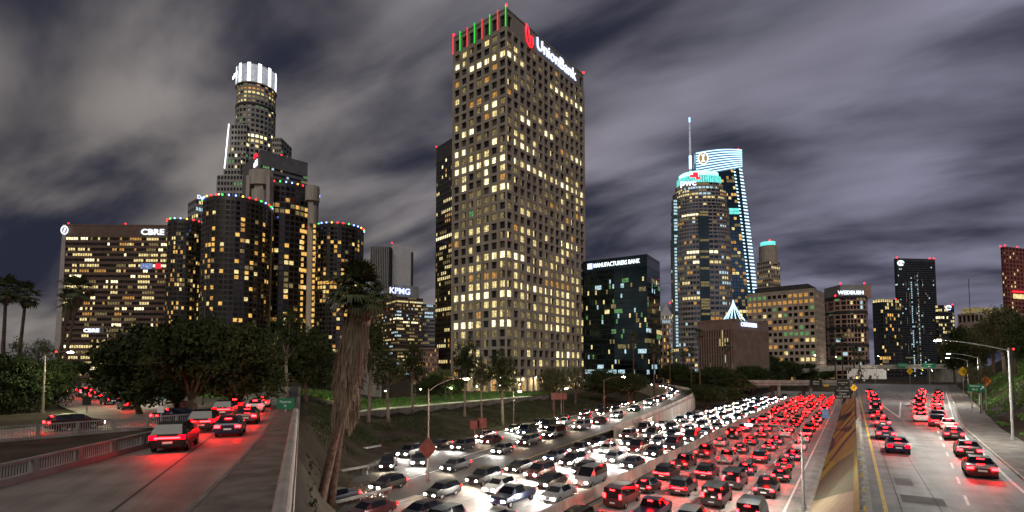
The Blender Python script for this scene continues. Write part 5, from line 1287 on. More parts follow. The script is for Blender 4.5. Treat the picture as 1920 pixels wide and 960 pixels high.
# ------------------------------------------------------------------ trees
def leaf_crown(seed, rx, rz, clumps, leaves, size, lobes=5, fill=0.55, droop=0.0):
    """small leaf faces gathered in clumps through an uneven crown volume; centre of the crown at the origin"""
    r = random.Random(seed); m = MB(); L = []
    for k in range(lobes):
        a = 2 * math.pi * k / lobes + r.uniform(-.4, .4); q = r.uniform(.25, .62)
        L.append((Vector((math.cos(a) * q * rx, math.sin(a) * q * rx, r.uniform(-.45, .55) * rz)), r.uniform(.26, .56)))
    L.append((Vector((0, 0, 0.35 * rz)), 0.5))
    for k in range(clumps):
        c, s_ = r.choice(L)
        while True:
            p = Vector((r.uniform(-1, 1), r.uniform(-1, 1), r.uniform(-1, 1)))
            if fill < p.length < 1: break
        p *= r.uniform(.85, 1.28); c = c + Vector((p.x * s_ * rx, p.y * s_ * rx, p.z * s_ * rz)); cr = r.uniform(.09, .17) * rx
        for _ in range(leaves):
            q = Vector((r.gauss(0, 1), r.gauss(0, 1), r.gauss(0, .8))) * cr * .62 + c
            n = Vector((r.uniform(-1, 1), r.uniform(-1, 1), r.uniform(-.2, 1))).normalized(); u = n.orthogonal().normalized(); v = n.cross(u)
            a = r.uniform(0, 6.28); d = (u * math.cos(a) + v * math.sin(a)); w = n.cross(d); s2 = size * r.uniform(.6, 1.3)
            d = d * s2 - Vector((0, 0, droop * s2)); w = w * s2 * .42
            m.quad(q - d * .5, q + w * .5, q + d * .5, q - w * .5)
    return m, L
tree_cache = {}
def tree_meshes(kind):
    if kind in tree_cache: return tree_cache[kind]
    sp = {'ficus': (31, 1.0, .95, 420, 40, .10, 8, .35, 0, 'leaf', 'bark'), 'ficus_b': (37, 1.0, .95, 400, 40, .10, 7, .35, 0, 'leaf', 'bark'),
          'gum': (41, .8, 1.1, 190, 30, .085, 7, .35, .5, 'leaf', 'pale_bark'), 'gum_b': (43, .75, 1.15, 170, 30, .085, 6, .35, .5, 'leaf_olive', 'pale_bark'),
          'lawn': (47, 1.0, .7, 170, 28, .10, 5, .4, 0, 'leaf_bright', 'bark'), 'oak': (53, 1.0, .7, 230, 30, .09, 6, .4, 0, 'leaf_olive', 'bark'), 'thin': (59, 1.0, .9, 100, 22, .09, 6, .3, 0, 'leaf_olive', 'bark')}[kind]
    m, L = leaf_crown(*sp[:9])
    crown = m.mesh('crown', sp[9]); rx, rz = sp[1], sp[2]; t = MB(); base = -rz - (1.15 if kind.startswith('gum') else .22 if kind.startswith('ficus') else .6)
    bend = Vector((.06, .03, 0))
    t.tube([(0, 0, base - .12), (0.02, 0.01, base + .3), bend + Vector((0, 0, -rz * .75)), bend * .5 + Vector((0, 0, -rz * .1))], [.085, .065, .05, .03], 8)
    for c, s_ in L:
        t.tube([bend + Vector((0, 0, -rz * .7)), (c * .5 + Vector((0, 0, -rz * .35))), c], [.038, .024, .01], 5)
    tree_cache[kind] = (crown, t.mesh('trunk', sp[10], True), rz - base)
    return tree_cache[kind]
def tree(label, u, D, vtop, kind, wpx, group='trees among the roads and buildings', zbase=None, name='broadleaf_tree', rot=None):
    """stands on the ground at depth D on sight line u, as tall as vtop and as wide as wpx say"""
    x = xat(u, 690, D); zb = height(x, D) if zbase is None else zbase; crown, trunk, H = tree_meshes(kind)
    h = zat(vtop, D) - zb; w = wpx * D / F / 2 / 1.05; sz = h / (H + .12)
    t = thing(name, label, 'tree', (x, D, zb - .1), rng.uniform(0, 6.28) if rot is None else rot, group)
    off = (H - tree_rz[kind]) * sz
    for nm, me in (('trunk', trunk), ('crown', crown)):
        o = link(nm, me, t, (0, 0, off)); o.scale = (w, w, sz)
    return t
tree_rz = {'ficus': .95, 'ficus_b': .95, 'gum': 1.1, 'gum_b': 1.15, 'lawn': .7, 'oak': .7, 'thin': .9}
# left bank
tree('dense dark tree at the left edge, behind the side road', 18, 66, 645, 'ficus', 130, zbase=4.6)
tree('dark tree right of the leftmost one, beside the tall brown lamp post', 92, 72, 652, 'ficus_b', 100, zbase=4.6)
tree('small pale-leaved bush tree poking up at the left edge above the dark trees', 70, 95, 622, 'thin', 90)
tree('left one of the three great dark trees in front of the glass hotel', 268, 62, 588, 'ficus', 190, zbase=5.6)
tree('tallest, middle one of the three great dark trees in front of the hotel', 368, 56, 563, 'ficus_b', 215, zbase=6.4)
tree('right one of the three great dark trees in front of the hotel', 452, 62, 588, 'ficus', 180, zbase=6.4)
tree('low dark tree filling in beneath the great trees at the street end', 330, 70, 660, 'ficus_b', 170, zbase=6.0)
tree('slim dark tree between the great trees and the shaggy palm', 540, 86, 560, 'gum', 110)
tree('dark leafy tree close behind the shaggy palm, on the left', 575, 92, 600, 'ficus', 110)
tree('rounded tree behind the street sign at the end of the pavement', 505, 90, 640, 'ficus_b', 120)
for k, (u, v) in enumerate(((180, 708), (215, 700), (262, 712))):
    tree('green lamp-lit tree by the curved road, %s from the left' % ORD[k], u, 150, v, 'lawn', 48, 'green trees by the curved road')
for k, (u, D, v, w) in enumerate(((140, 170, 668, 60), (205, 175, 676, 70), (262, 165, 664, 80), (310, 150, 650, 90), (372, 150, 640, 90), (420, 150, 650, 90), (468, 140, 640, 90), (520, 150, 640, 80), (566, 150, 655, 80), (612, 160, 650, 70), (655, 170, 668, 60), (482, 110, 670, 90), (590, 112, 690, 80))):
    tree('dark background tree below the hotel and office slab, %s from the left' % ORD[sorted((140, 205, 262, 310, 372, 420, 468, 520, 566, 612, 655, 482, 590)).index(u)].replace('number ', ''), u, D, v, 'ficus' if k % 2 else 'ficus_b', w, 'dark trees below the hotel')
# centre
tree('tall gum tree with bare pale trunk right of the shaggy palm', 692, 104, 553, 'gum', 110)
tree('gum tree with a forked pale trunk just right of the tall gum', 730, 107, 640, 'gum_b', 110)
tree('dense narrow dark tree between the forked gum and the lamp post', 775, 122, 625, 'gum', 75)
tree('low round lit tree on the lawn behind the shaggy palm', 640, 128, 690, 'lawn', 90)
tree('small round lawn tree left of the yellow lit one', 808, 150, 697, 'ficus', 70)
tree('yellow-green lamp-lit tree on the plaza left of the bank tower', 825, 172, 688, 'lawn', 70)
tree('small dark plaza tree between the yellow tree and the left gum pair', 850, 148, 702, 'ficus_b', 56)
tree('left gum tree in front of the foot of the bank tower', 872, 124, 620, 'gum', 76)
tree('slender middle gum tree in front of the foot of the bank tower', 904, 122, 655, 'gum_b', 60)
tree('right, broadest gum tree in front of the foot of the bank tower', 943, 118, 643, 'gum', 92)
tree('bushy low tree at the foot of the bank tower, right of the gum trees', 1036, 152, 680, 'oak', 78)
tree('thin twiggy tree at the right foot of the bank tower', 1078, 168, 676, 'thin', 62)
tree('low dark tree under the black glass block, left one', 1130, 185, 684, 'ficus', 90)
tree('low dark tree under the black glass block, right one', 1180, 180, 690, 'ficus_b', 80)
for k, (u, D, v, w) in enumerate(((1262, 250, 672, 60), (1296, 235, 690, 70), (1335, 215, 678, 80), (1372, 205, 690, 90), (1410, 260, 678, 80), (1442, 300, 660, 60), (1478, 310, 668, 60), (1512, 320, 676, 50), (1545, 345, 690, 40))):
    tree('dark round tree in the row below the round stone tower, %s from the left' % ORD[k], u, D, v, 'ficus' if k % 2 else 'ficus_b', w, 'dark trees beyond the ramp')
for k, (u, D, v, w) in enumerate(((1322, 168, 716, 95), (1362, 178, 722, 70))):
    tree(('broad low bushy tree in the bend of the ramp', 'smaller bushy tree beside the broad one in the ramp bend')[k], u, D, v, 'ficus', w)
# right hill
for k, (u, D, v, w, kd) in enumerate(((1790, 250, 628, 60, 'oak'), (1812, 215, 600, 75, 'ficus'), (1838, 190, 606, 80, 'gum'), (1862, 165, 590, 95, 'oak'), (1884, 150, 574, 90, 'gum'), (1902, 130, 560, 110, 'oak'), (1925, 118, 590, 90, 'ficus'))):
    tree('dark tree on the right-hand hill, %s one from the overpass' % ORD[k], u, D, v, kd, w, 'trees on the right-hand hill')
tree('twiggy olive-leaved tree on the grass slope behind the lamp post', 1836, 90, 668, 'thin', 60)

# palms
def frond_mesh(name, mat, L, seed):
    """a fan frond along +x: stalk and a fan of blades that droop at the tip"""
    r = random.Random(seed); m = MB(); m.tube([(0, 0, 0), (L * .25, 0, .05 * L), (L * .5, 0, .06 * L)], [.03 * L, .018 * L, .01 * L], 4, cap=False)
    for k in range(15):
        a = R(-78 + 156 * k / 14); l = L * .52 * (1 - .25 * abs(a)) * r.uniform(.9, 1.1); o = Vector((L * .48, 0, .06 * L)); d = Vector((math.cos(a), math.sin(a), .06 * math.cos(3 * a))); w = Vector((-d.y, d.x, 0)) * .035 * L
        mid = o + d * l * .6; tip = o + d * l - Vector((0, 0, l * r.uniform(.22, .5)))
        m.quad(o - w * .3, o + w * .3, mid + w, mid - w); m.tri(mid - w, mid + w, tip)
    return m.mesh(name, mat)
frond_g = [frond_mesh('frond', 'palm_leaf', 1.0, 3 + k) for k in range(3)]
frond_d = frond_mesh('dead_frond', 'dead_frond', 1.0, 9)
def palm(label, base, top, r0, L, n=34, skirt=0.0, seed=1, group='fan palms', skirt_r=1.1, split=True, lean=0.0):
    base, top = Vector(base), Vector(top); r = random.Random(seed); root = thing('fan_palm', label, 'palm', base, 0, group); v = top - base
    t = MB(); k = 14; pts = []; rad = []
    for i in range(k + 1):
        s = i / k; pts.append(v * s + Vector((math.sin(s * 3.1) * lean, 0, -.3 if i == 0 else 0))); rad.append(r0 * (1.25 - .45 * s + .05 * (i % 2)))
    t.tube(pts, rad, 10); t.build('trunk', 'palm_bark', root, True)
    joined = MB()
    for i in range(n):
        el = R(78 - 122 * (i / n) ** .9 + r.uniform(-8, 8)); az = i * 2.4 + r.uniform(-.2, .2); rot = Matrix.Rotation(az, 4, 'Z') @ Matrix.Rotation(-el, 4, 'Y'); s = L * r.uniform(.7, 1.2); me = frond_g[i % 3]
        if split:
            o = link('frond', me, root); o.matrix_local = Matrix.Translation(v) @ rot @ Matrix.Scale(s, 4)
        else:
            M4 = Matrix.Translation(v) @ rot @ Matrix.Scale(s, 4); b = len(joined.v); joined.v += [tuple(M4 @ q.co) for q in me.vertices]
            for p in me.polygons: joined.f.append(tuple(b + w for w in p.vertices)); joined.m.append(0)
    if split and skirt > 3:
        for i in range(16):
            rot = Matrix.Rotation(i * 2.4 + .7, 4, 'Z') @ Matrix.Rotation(R(r.uniform(38, 78)), 4, 'Y'); o = link('dead_frond', frond_d, root); o.matrix_local = Matrix.Translation(v - Vector((0, 0, .3))) @ rot @ Matrix.Scale(L * r.uniform(.7, 1.0), 4)
    if not split: joined.build('crown', 'palm_leaf', root)
    if skirt:
        m = MB()
        for q in range(int(2600 * min(1, skirt / 6)) if split else 160):
            s = r.random(); a = r.uniform(0, 6.28); z = -skirt * s; prof = (.55 + .75 * math.sin(min(1, s * 1.15) * 2.6)) * (1 - .35 * s * s) * skirt_r * r.uniform(.8, 1.04)
            k2 = (v.length + z) / v.length; c = v * k2; p = c + Vector((math.cos(a) * prof * .8, math.sin(a) * prof * .8, 0)); l = r.uniform(.8, 2.0) * min(1.4, skirt * .22 + .3); e = c + Vector((math.cos(a + r.uniform(-.2, .2)) * prof, math.sin(a + r.uniform(-.2, .2)) * prof, -l)); w = Vector((-math.sin(a), math.cos(a), 0)) * r.uniform(.015, .05)
            m.quad(p - w * .5, p + w * .5, e + w, e - w)
        m.build('dead_frond_skirt', 'dead_frond', root)
    return root
def palm_px(label, u, D, vtop, vbase_z=None, L=2.6, r0=.28, skirt=1.5, seed=1, lean_px=0, n=30, group='fan palms', split=False, sr=.8):
    x = xat(u, 690, D); xb = xat(u + lean_px, 690, D); z = height(xb, D) if vbase_z is None else vbase_z
    return palm(label, (xb, D, z), (x, D, zat(vtop, D) - L * .75), r0, L, n, skirt, seed, group, sr, split)
palm('tall shaggy palm with a thick skirt of dead fronds beside the parapet', (-16.4, 43.5, .2), (-12.9, 43.5, zat(552, 43.5)), .33, 3.1, 62, 9.2, 4, skirt_r=1.12, lean=.25)
palm('shorter shaggy palm leaning behind the tall one', (-15.9, 45.5, .2), (-14.6, 46.5, zat(712, 46)), .3, 1.7, 26, 3.2, 8, skirt_r=1.0, lean=-.2)
palm_px('palm at the far left edge, half out of view', 4, 96, 522, L=3.4, seed=11, split=True, n=26)
palm_px('single palm against the sky left of the brown office slab', 42, 104, 532, L=3.5, seed=12, lean_px=-12, split=True, n=28)
palm_px('taller of the twin palms in front of the brown office slab', 142, 96, 520, L=3.3, seed=13, lean_px=-32, split=True, n=28, skirt=2.4)
palm_px('shorter of the twin palms in front of the brown office slab', 124, 98, 548, L=2.6, seed=14, lean_px=-22, split=True, n=22, skirt=2.2)
for k, (u, D, v) in enumerate(((1188, 190, 624), (1226, 200, 646), (1256, 235, 654), (1282, 250, 658), (1312, 182, 616), (1296, 225, 650), (1366, 215, 642))):
    palm_px('slim brown-skirted palm beyond the ramp, %s from the left' % ORD[k if k < 4 else (5, 4, 6)[k - 4]], u, D, v, L=2.6, seed=20 + k, skirt=3.2, n=20, group='palms beyond the ramp')
for k, (u, D, v) in enumerate(((1566, 300, 645), (1580, 290, 624), (1602, 300, 650), (1676, 430, 632), (1690, 430, 630), (1718, 440, 652), (1612, 320, 662))):
    palm_px('palm in front of the pink and black towers, %s from the left' % ORD[(0, 1, 2, 4, 5, 6, 3)[k]], u, D, v, L=3.8, seed=30 + k, skirt=2.5, n=20, group='palms behind the flyover')

# ground cover on the slopes: short leaf faces
def cover(name, label, pts_fn, n, size, mat, seed):
    r = random.Random(seed); m = MB()
    for _ in range(n):
        q = pts_fn(r)
        if q is None: continue
        x, y = q; z = height(x, y) - .06; a = r.uniform(0, 6.28); s = size * r.uniform(.5, 1.4); d = Vector((math.cos(a), math.sin(a), 0)) * s; t = Vector((r.uniform(-.5, .5) * s, r.uniform(-.5, .5) * s, s * r.uniform(.5, 1.3)))
        p = Vector((x, y, z)); m.tri(p - d * .35, p + d * .35, p + t)
    o = m.build(name, mat); tag(o, label, 'ground cover'); o['kind'] = 'stuff'; return o
def right_slope(r):
    t = r.uniform(20, 230) ** 1.0; w = r.random() ** 1.4 * 22; o = oedge(t) + 4.3 + w; p = fw(t, o)
    if noise.noise((p.x * .16, p.y * .16, 3)) < -.18 or (w < 2.2 and noise.noise((p.x * .3, p.y * .3, 7)) < .1): return None
    return p.x, p.y
cover('grass', 'leafy green ground cover on the right-hand slope', right_slope, 30000, .34, 'grass_leaf', 3)
def bank_slope(r):
    t = r.uniform(30, 190); o = -66.5 - r.random() * 20; p = fw(t, o)
    t2, o2 = st_inv(p.x, p.y)
    if o2 < 2 or noise.noise((p.x * .12, p.y * .12, 5)) < -.1: return None
    return p.x, p.y
cover('ivy', 'dark ivy and weeds on the embankment below the plaza road', bank_slope, 14000, .35, 'leaf', 5)
def near_bank(r):
    p = st(r.uniform(34, 95), r.uniform(.6, 22)); z = height(p.x, p.y)
    if z < .25 or noise.noise((p.x * .2, p.y * .2, 9)) < -.15: return None
    return p.x, p.y
cover('ivy', 'dark ivy on the bank falling from the bridge parapet', near_bank, 15000, .3, 'leaf', 8)
def palm_foot(r):
    p = on(r.uniform(600, 730), r.uniform(905, 945), 0); return p.x, p.y
cover('weeds', 'dry weeds around the feet of the palms by the guard rail', palm_foot, 1500, .3, 'dead_frond', 6)
def plaza_lawn(r):
    t = r.uniform(50, 175); o = -96 - r.random() * 26; p = fw(t, o); return p.x, p.y
cover('plaza_lawn', 'lawn and low hedge behind the lit plaza road', plaza_lawn, 16000, .5, 'grass_leaf', 7)

# ------------------------------------------------------------------ street lamps
def street_lamp(label, base, h, arm_vec, lit_mat='lamp_white', pole='steel', head=.8, group='street lamps', double=False, curve=.5, r=.11, brace=False):
    base = Vector(base); root = thing('street_lamp', label, 'street lamp', base, 0, group); av = Vector(arm_vec)
    m = MB(); m.tube([(0, 0, -.2), (0, 0, .35)], r * 2.0, 10); m.build('base', pole, root)
    m = MB(); m.tube([(0, 0, .3), (0, 0, h)], [r * 1.25, r * .75], 10); m.build('pole', pole, root)
    arms = [av] + ([Vector((-av.x, -av.y, av.z))] if double else [])
    for a in arms:
        m = MB(); n = 8; pts = [Vector((a.x * s, a.y * s, h - .3 + a.z * (1 - (1 - s) ** (1 + curve * 2)))) for s in [k / n for k in range(n + 1)]]
        m.tube(pts, [r * .55] * 5 + [r * .42] * 4, 7)
        if brace: m.tube([Vector((0, 0, h - 1.5)), Vector((a.x * .25, a.y * .25, h - .75)), pts[4]], r * .35, 6)
        m.build('arm', pole, root)
        d = Vector((a.x, a.y, 0)).normalized(); e = pts[-1]; sd = Vector((d.y, -d.x, 0))
        hd = MB(); L = head
        A = [e + d * x + sd * w + Vector((0, 0, z)) for x, w, z in ((-.1, -.1, -.05), (-.1, .1, -.05), (L, .17, -.05), (L, -.17, -.05), (-.1, -.07, .09), (-.1, .07, .09), (L, .12, .05), (L, -.12, .05))]
        hd.box8([A[i] for i in (0, 1, 2, 3)] + [A[i] for i in (4, 5, 6, 7)]); ho = hd.build('lamp_head', pole, root)
        ln = MB(); ln.box8([e + d * x + sd * w + Vector((0, 0, z)) for z in (-.13, -.051) for x, w in ((.12, -.12), (.12, .12), (L - .08, .14), (L - .08, -.14))]); ln.build('lens', lit_mat, ho)
    return root
g0 = height(55.3, 57.0)
street_lamp('tall steel lamp on the grass slope, its bright lamp over the right-hand road', (55.3, 57, g0), zat(652, 57) - g0, (-6.9, .6, zat(632, 57) - zat(652, 57)), 'lamp_white', curve=.2)
street_lamp('smaller lit lamp behind the tall steel one, by the overpass', (*fw(150, oedge(150) + 4.6).xy, ZR), 10.5, (-5.5, .5, 1.0), 'lamp_white')
street_lamp('third, farthest lit lamp on the right, by the abutment', (*fw(205, oedge(205) + 4.6).xy, ZR), 10.5, (-5.0, .5, 1.0), 'lamp_near')
lb = fw(54, -4.1)
street_lamp('slender foreground lamp post at the foot of the painted slope, seen from above', (lb.x, lb.y, .1), zat(800, lb.y) - .1, (-4.3, .3, .5), 'lamp_near', brace=True, curve=.8, head=.75)
street_lamp('lamp post with a diamond sign on the verge between the exit road and ramp', (*on(802, 903, 0).xy, 0), zat(733, 58) + .2, (3.9, .3, 1.5), 'lamp_near', 'pole_brown', curve=.6)
cb = on(1133, 784, 1.0)
street_lamp('lamp post with a curved arm standing behind the ramp barrier', (cb.x, cb.y, .8), zat(711, cb.y) - .8, (4.4, .3, .9), 'lamp_near', 'rust_paint', curve=.6)
street_lamp('tall brown lamp post in front of the dark trees at far left', (xat(84, 690, 66), 66, 7.3), zat(662, 66) - 7.3, (2.6, .2, .5), 'lamp_small', 'pole_brown', curve=.5)
for k, (u, D) in enumerate(((963, 112), (1052, 128), (905, 96))):
    p = at(u, 700, D)
    if k < 2: street_lamp('unassuming brown lamp post on the embankment, %s one' % ('left', 'right')[k], (p.x, D, height(p.x, D)), 8.0, (.9, .1, .3), 'lamp_small', 'pole_brown', curve=.4, r=.09)
for k, t in enumerate((50, 62, 74, 86, 98, 110, 122, 134, 146)):  # row of lamps added to light the surface of the plaza road
    q = fw(t, -95.7); street_lamp('small added lamp behind the plaza road it lights, %s from the left' % ORD[k], (q.x, q.y, 3.3), 4.4, (1.7 * DY, -1.7 * DX, .2), 'lamp_small', 'dark_metal', .45, 'added plaza lamps', curve=.3, r=.05)
for k, (x, y) in enumerate(((-70, 98), (-98, 124), (-54, 77))):
    street_lamp('lamp beside the curved road under the trees, %s one from the far end' % ORD[(1, 0, 2)[k]], (x + 6.5, y + 2, 7.35), 7.0, (-2.0, -.6, .4), 'lamp_near', 'dark_metal', .6, 'curved road lamps', r=.07)
for k, (x, y) in enumerate(((228, 322), (262, 322), (200, 306))):  # posts added to brighten the near faces of the overpass and flyover
    zb_ = height(x, y); street_lamp(('added lamp lighting the overpass, left of its green signs', 'added lamp lighting the overpass, right of its green signs', 'added lamp lighting the sloping flyover')[k], (x, y, zb_), 11.5 - zb_, (2.0, .8, .4), 'lamp_near')
for k, (u, D) in enumerate(((1520, 330), (1640, 345), (1560, 380))):
    p = at(u, 684, D); street_lamp('lamp post on the flyover behind the low bridge, %s one' % ('left', 'right', 'far')[k], (p.x, D, 9.0), 12.0, (2.5, .2, .6), 'lamp_near', 'pole_brown')

# ------------------------------------------------------------------ road signs
def plate(root, name, w, h, mat, loc, ang, thick=.06, diamond=False, border=None):
    m = MB(); c, s = math.cos(ang), math.sin(ang); X = Vector((c, s, 0)); N = Vector((s, -c, 0)); Z = Vector((0, 0, 1)); loc = Vector(loc)
    if diamond:
        P = [loc + X * x + Z * z for x, z in ((0, -h / 2), (w / 2, 0), (0, h / 2), (-w / 2, 0))]
    else: P = [loc + X * x + Z * z for x, z in ((-w / 2, -h / 2), (w / 2, -h / 2), (w / 2, h / 2), (-w / 2, h / 2))]
    F_ = [p + N * thick for p in P]; m.poly(F_); m.poly(list(reversed(P)))
    for i in range(4): j = (i + 1) % 4; m.quad(P[i], P[j], F_[j], F_[i])
    return m.build(name, mat, root), X, N
def road_sign(name, label, base, hz, w, h, mat, ang=0.0, lines=(), tsize=.5, tmat='sign_white', diamond=False, posts=1, post_mat='steel', post_h=None, group=None, arrow=None):
    base = Vector(base); root = thing(name, label, 'sign', base, 0, group); X = Vector((math.cos(ang), math.sin(ang), 0)); N = Vector((X.y, -X.x, 0))
    for k in range(posts):
        q = X * ((k - (posts - 1) / 2) * w * .6); m = MB(); m.tube([q - N * .06, q - N * .06 + Vector((0, 0, hz + h * .45))], .05 + .01 * h, 6); m.build('post', post_mat, root)
    p, X, N = plate(root, 'panel', w, h, mat, (0, 0, hz), ang, .05, diamond)
    for k, ln in enumerate(lines):
        z = hz + ((len(lines) - 1) / 2 - k) * tsize * 1.25
        text('lettering', ln, tsize, N * .075 + Vector((0, 0, z)) - (X * w * .1 if arrow else Vector()), X, tmat, root, .012)
    if arrow:
        m = MB(); c = X * w * .36 + N * .08 + Vector((0, 0, hz)); d = (X + Vector((0, 0, 1))).normalized() * arrow; e = (X - Vector((0, 0, 1))).normalized() * arrow
        m.bar(c - d, c + d * .6, .05, arrow * .3); m.tri(c + d, c + d * .1 - e * .7, c + d * .1 + e * .7); m.build('arrow', tmat, root)
    return root
# right-hand road
q = on(1832, 768, 6.0); hw_ = height(q.x, q.y)
road_sign('guide_sign', 'small green street guide sign with an arrow on the grass slope', (q.x, q.y, hw_), zat(727, q.y) - hw_, 28 * q.y / F, 13.5 * q.y / F, 'sign_green', R(-8), ('Wilshire', 'Blvd'), 5.0 * q.y / F, posts=2, arrow=.42)
q = fw(128, oedge(128) + 4.6); road_sign('warning_sign', 'orange diamond roadwork sign at the edge of the grass slope', (q.x, q.y, ZR), zat(714, q.y) - ZR, 2.1, 2.1, 'sign_orange', 0, ('ROAD', 'WORK'), .34, 'sign_black', True)
q = fw(185, oedge(185) + 3); road_sign('warning_sign', 'yellow diamond signal-ahead sign right of the overpass', (q.x, q.y, ZR), zat(697, q.y) - ZR, 3.0, 3.0, 'sign_yellow', 0, ('8',), 1.0, 'sign_black', True)
p = at(1706, 696, 235); road_sign('warning_sign', 'yellow diamond curve sign with a black arrow under the overpass', (p.x, 235, ZR), p.z - ZR, 3.3, 3.3, 'sign_yellow', 0, ('<',), 1.6, 'sign_black', True)
q = at(1601, 730, 132); road_sign('warning_sign', 'yellow diamond fork sign on the wall left of the right-hand road', (q.x, 132, ZR), q.z - ZR + .4, 1.9, 1.9, 'sign_yellow', 0, ('Y',), .9, 'sign_black', True)
# overhead sign with graffiti
q0, q1 = at(1588, 701, 165), at(1662, 701, 165); zc = q0.z
gs = thing('overhead_sign', 'wide graffiti-covered overhead sign seen above the right-hand road', 'sign', (q0.x, 165, ZR)); w_ = q1.x - q0.x
m = MB(); m.tube([(.8, .4, -.3), (.8, .4, zc - ZR + 1.8)], .28, 10); m.build('post', 'dark_metal', gs)
for k in range(4):
    plate(gs, 'panel', w_ / 4 - .12, 3.3, 'sign_graffiti', (w_ * (k + .5) / 4, 0, zc - ZR), 0, .12)
text('lettering', '110  Harbor Fwy', 1.7, Vector((w_ * .5, -.16, zc - ZR + .1)), (1, 0), 'sign_white', gs, .015)
m = MB(); m.bar((0, .3, zc - ZR - 1.75), (w_, .3, zc - ZR - 1.75), .5, .22); m.bar((0, .3, zc - ZR + 1.75), (w_, .3, zc - ZR + 1.75), .5, .22); m.build('frame', 'dark_metal', gs)
# green signs on the overpass
for lab, u, ln in (('left one of the two green signs hung on the overpass', 1692, ('W 6TH St',)), ('right one of the two green signs hung on the overpass', 1742, ('Wilshire', 'Blvd'))):
    p = at(u, 685, 329.2); r_ = thing('overpass_sign', lab, 'sign', (p.x, 329.2, p.z), 0, 'green signs on the overpass')
    plate(r_, 'panel', 6.4 if len(ln) == 1 else 8, 2.9, 'sign_green', (0, 0, 0), 0, .1)
    for k, s_ in enumerate(ln): text('lettering', s_, 1.15, Vector((0, -.13, ((len(ln) - 1) / 2 - k) * 1.3)), (1, 0), 'sign_white', r_, .02)
# black guide sign beside the freeway, blue sign, bridge sign
q = at(1580, 735, 150); gb = fw(*fw_inv(q.x, 150)); road_sign('guide_sign', 'dark two-board guide sign beside the freeway at the far end of the painted slope', (q.x, 150, 1.2), zat(738, 150) - 1.2, 4.9, 2.9, 'sign_black', 0, ('Convention', 'Center', 'NEXT RIGHT'), .72, posts=2)
road_sign('guide_sign', 'small dark street-exit board above the two-board guide sign', (q.x + .3, 150.3, 1.2), zat(719, 150) - 1.2, 3.4, 1.9, 'sign_black', 0, ('James M Wood', '9th St'), .42, posts=2)
q = on(1548, 800, 1.2); road_sign('guide_sign', 'small pale blue sign on the painted slope', (q.x, q.y, .9), zat(775, q.y) - .9, 1.35, 1.9, 'sign_blue', 0, ('ADOPT', 'A HWY'), .3)
p = at(1530, 718, 235.2); r_ = thing('bridge_sign', 'black street-name sign hung on the low bridge', 'sign', (p.x, 235.2, p.z)); plate(r_, 'panel', 5.4, 3.0, 'sign_black', (0, 0, 0), 0, .1)
for k, s_ in enumerate(('6TH St', '9TH St')): text('lettering', s_, .95, Vector((0, -.13, .55 - k * 1.1)), (1, 0), 'sign_white', r_, .02)
p = at(1549, 723, 235.2); r_ = thing('bridge_sign', 'small yellow clearance plate on the low bridge', 'sign', (p.x, 235.2, p.z)); plate(r_, 'panel', 2.4, .7, 'sign_yellow', (0, 0, 0), 0, .1)
# left street
p = st(62, -1.6); road_sign('street_sign', 'green street sign at the far end of the bridge street', (p.x, p.y, 8.1), zat(757, p.y) - 8.1, 1.9, 1.15, 'sign_green', 0, ('Figueroa', 'St'), .36)
p = at(418, 772, 66); road_sign('warning_sign', 'small orange diamond sign beyond the end of the bridge street', (p.x, 66, 8), p.z - 8, 1.1, 1.1, 'sign_orange', 0, (), .2, diamond=True)
p = st(46, -9.8); road_sign('street_sign', 'small white sign on the railing at the street end', (p.x, p.y, 8), zat(775, p.y) - 8 + .3, .5, .5, 'sign_white', 0)
p = on(162, 776, 7.4); road_sign('street_sign', 'dark back of a sign on the corner of the curved road', (p.x, p.y, 7.4), 1.6, .9, 1.1, 'sign_black', R(20))
# signs seen from the back, painted red-brown
p = on(802, 903, 0); dz = zat(840, p.y)
road_sign('warning_sign', 'back of a red-brown diamond sign on the lamp post by the exit road', (p.x, p.y - .25, 0), dz, 2.2, 2.5, 'rust_paint', 0, (), .2, diamond=True)
for k, u in enumerate((890, 904)):
    p = on(u, 830, 0); road_sign('guide_sign', 'back of a red-brown square sign on two posts, %s one' % ('left, lower', 'right, higher')[k], (p.x, p.y, 0), zat(797 - 4 * k, p.y), 1.6, 1.5 + .2 * k, 'rust_paint', 0, (), post_mat='pole_brown', group='sign backs by the exit road')
p = at(1048, 743, 118); road_sign('guide_sign', 'back of a wide red-brown lattice sign on the embankment', (p.x, 118, height(p.x, 118)), p.z - height(p.x, 118), 3.6, 1.5, 'rust_paint', 0, (), posts=2, post_mat='rust_paint')
# traffic signals
def signal(label, p, mat, h, arm=0.0):
    root = thing('traffic_signal', label, 'traffic signal', p); m = MB(); m.tube([(0, .12, 0), (0, .12, h)], .08, 6); m.build('pole', 'dark_metal', root)
    m = MB(); m.box(-.2, .2, -.15, .1, h - .6, h + .6); m.build('housing', 'dark_metal', root)
    for k, mm in enumerate(('signal_red', 'signal_amber', 'signal_green')):
        b = MB(); b.ball((0, -.16, h + .38 - .38 * k), .13); b.build('lens', mm if mm == mat else 'louvre', root)
signal('red traffic signal glowing among the trees on the right-hand hill', (xat(1900, 690, 80), 80, height(xat(1900, 690, 80), 80)), 'signal_red', max(2.0, zat(659, 80) - height(xat(1900, 690, 80), 80)))
signal('amber-lit signal shining under the overpass', (xat(1729, 690, 300), 300, ZR), 'signal_amber', zat(694, 300) - ZR)
signal('amber-lit signal on the wall left of the right-hand road', (xat(1605, 690, 140), 140, ZR), 'signal_amber', zat(708, 140) - ZR)
signal('green traffic signal beyond the curved road', (xat(306, 690, 62), 62, 7.4), 'signal_green', zat(739, 62) - 7.4)
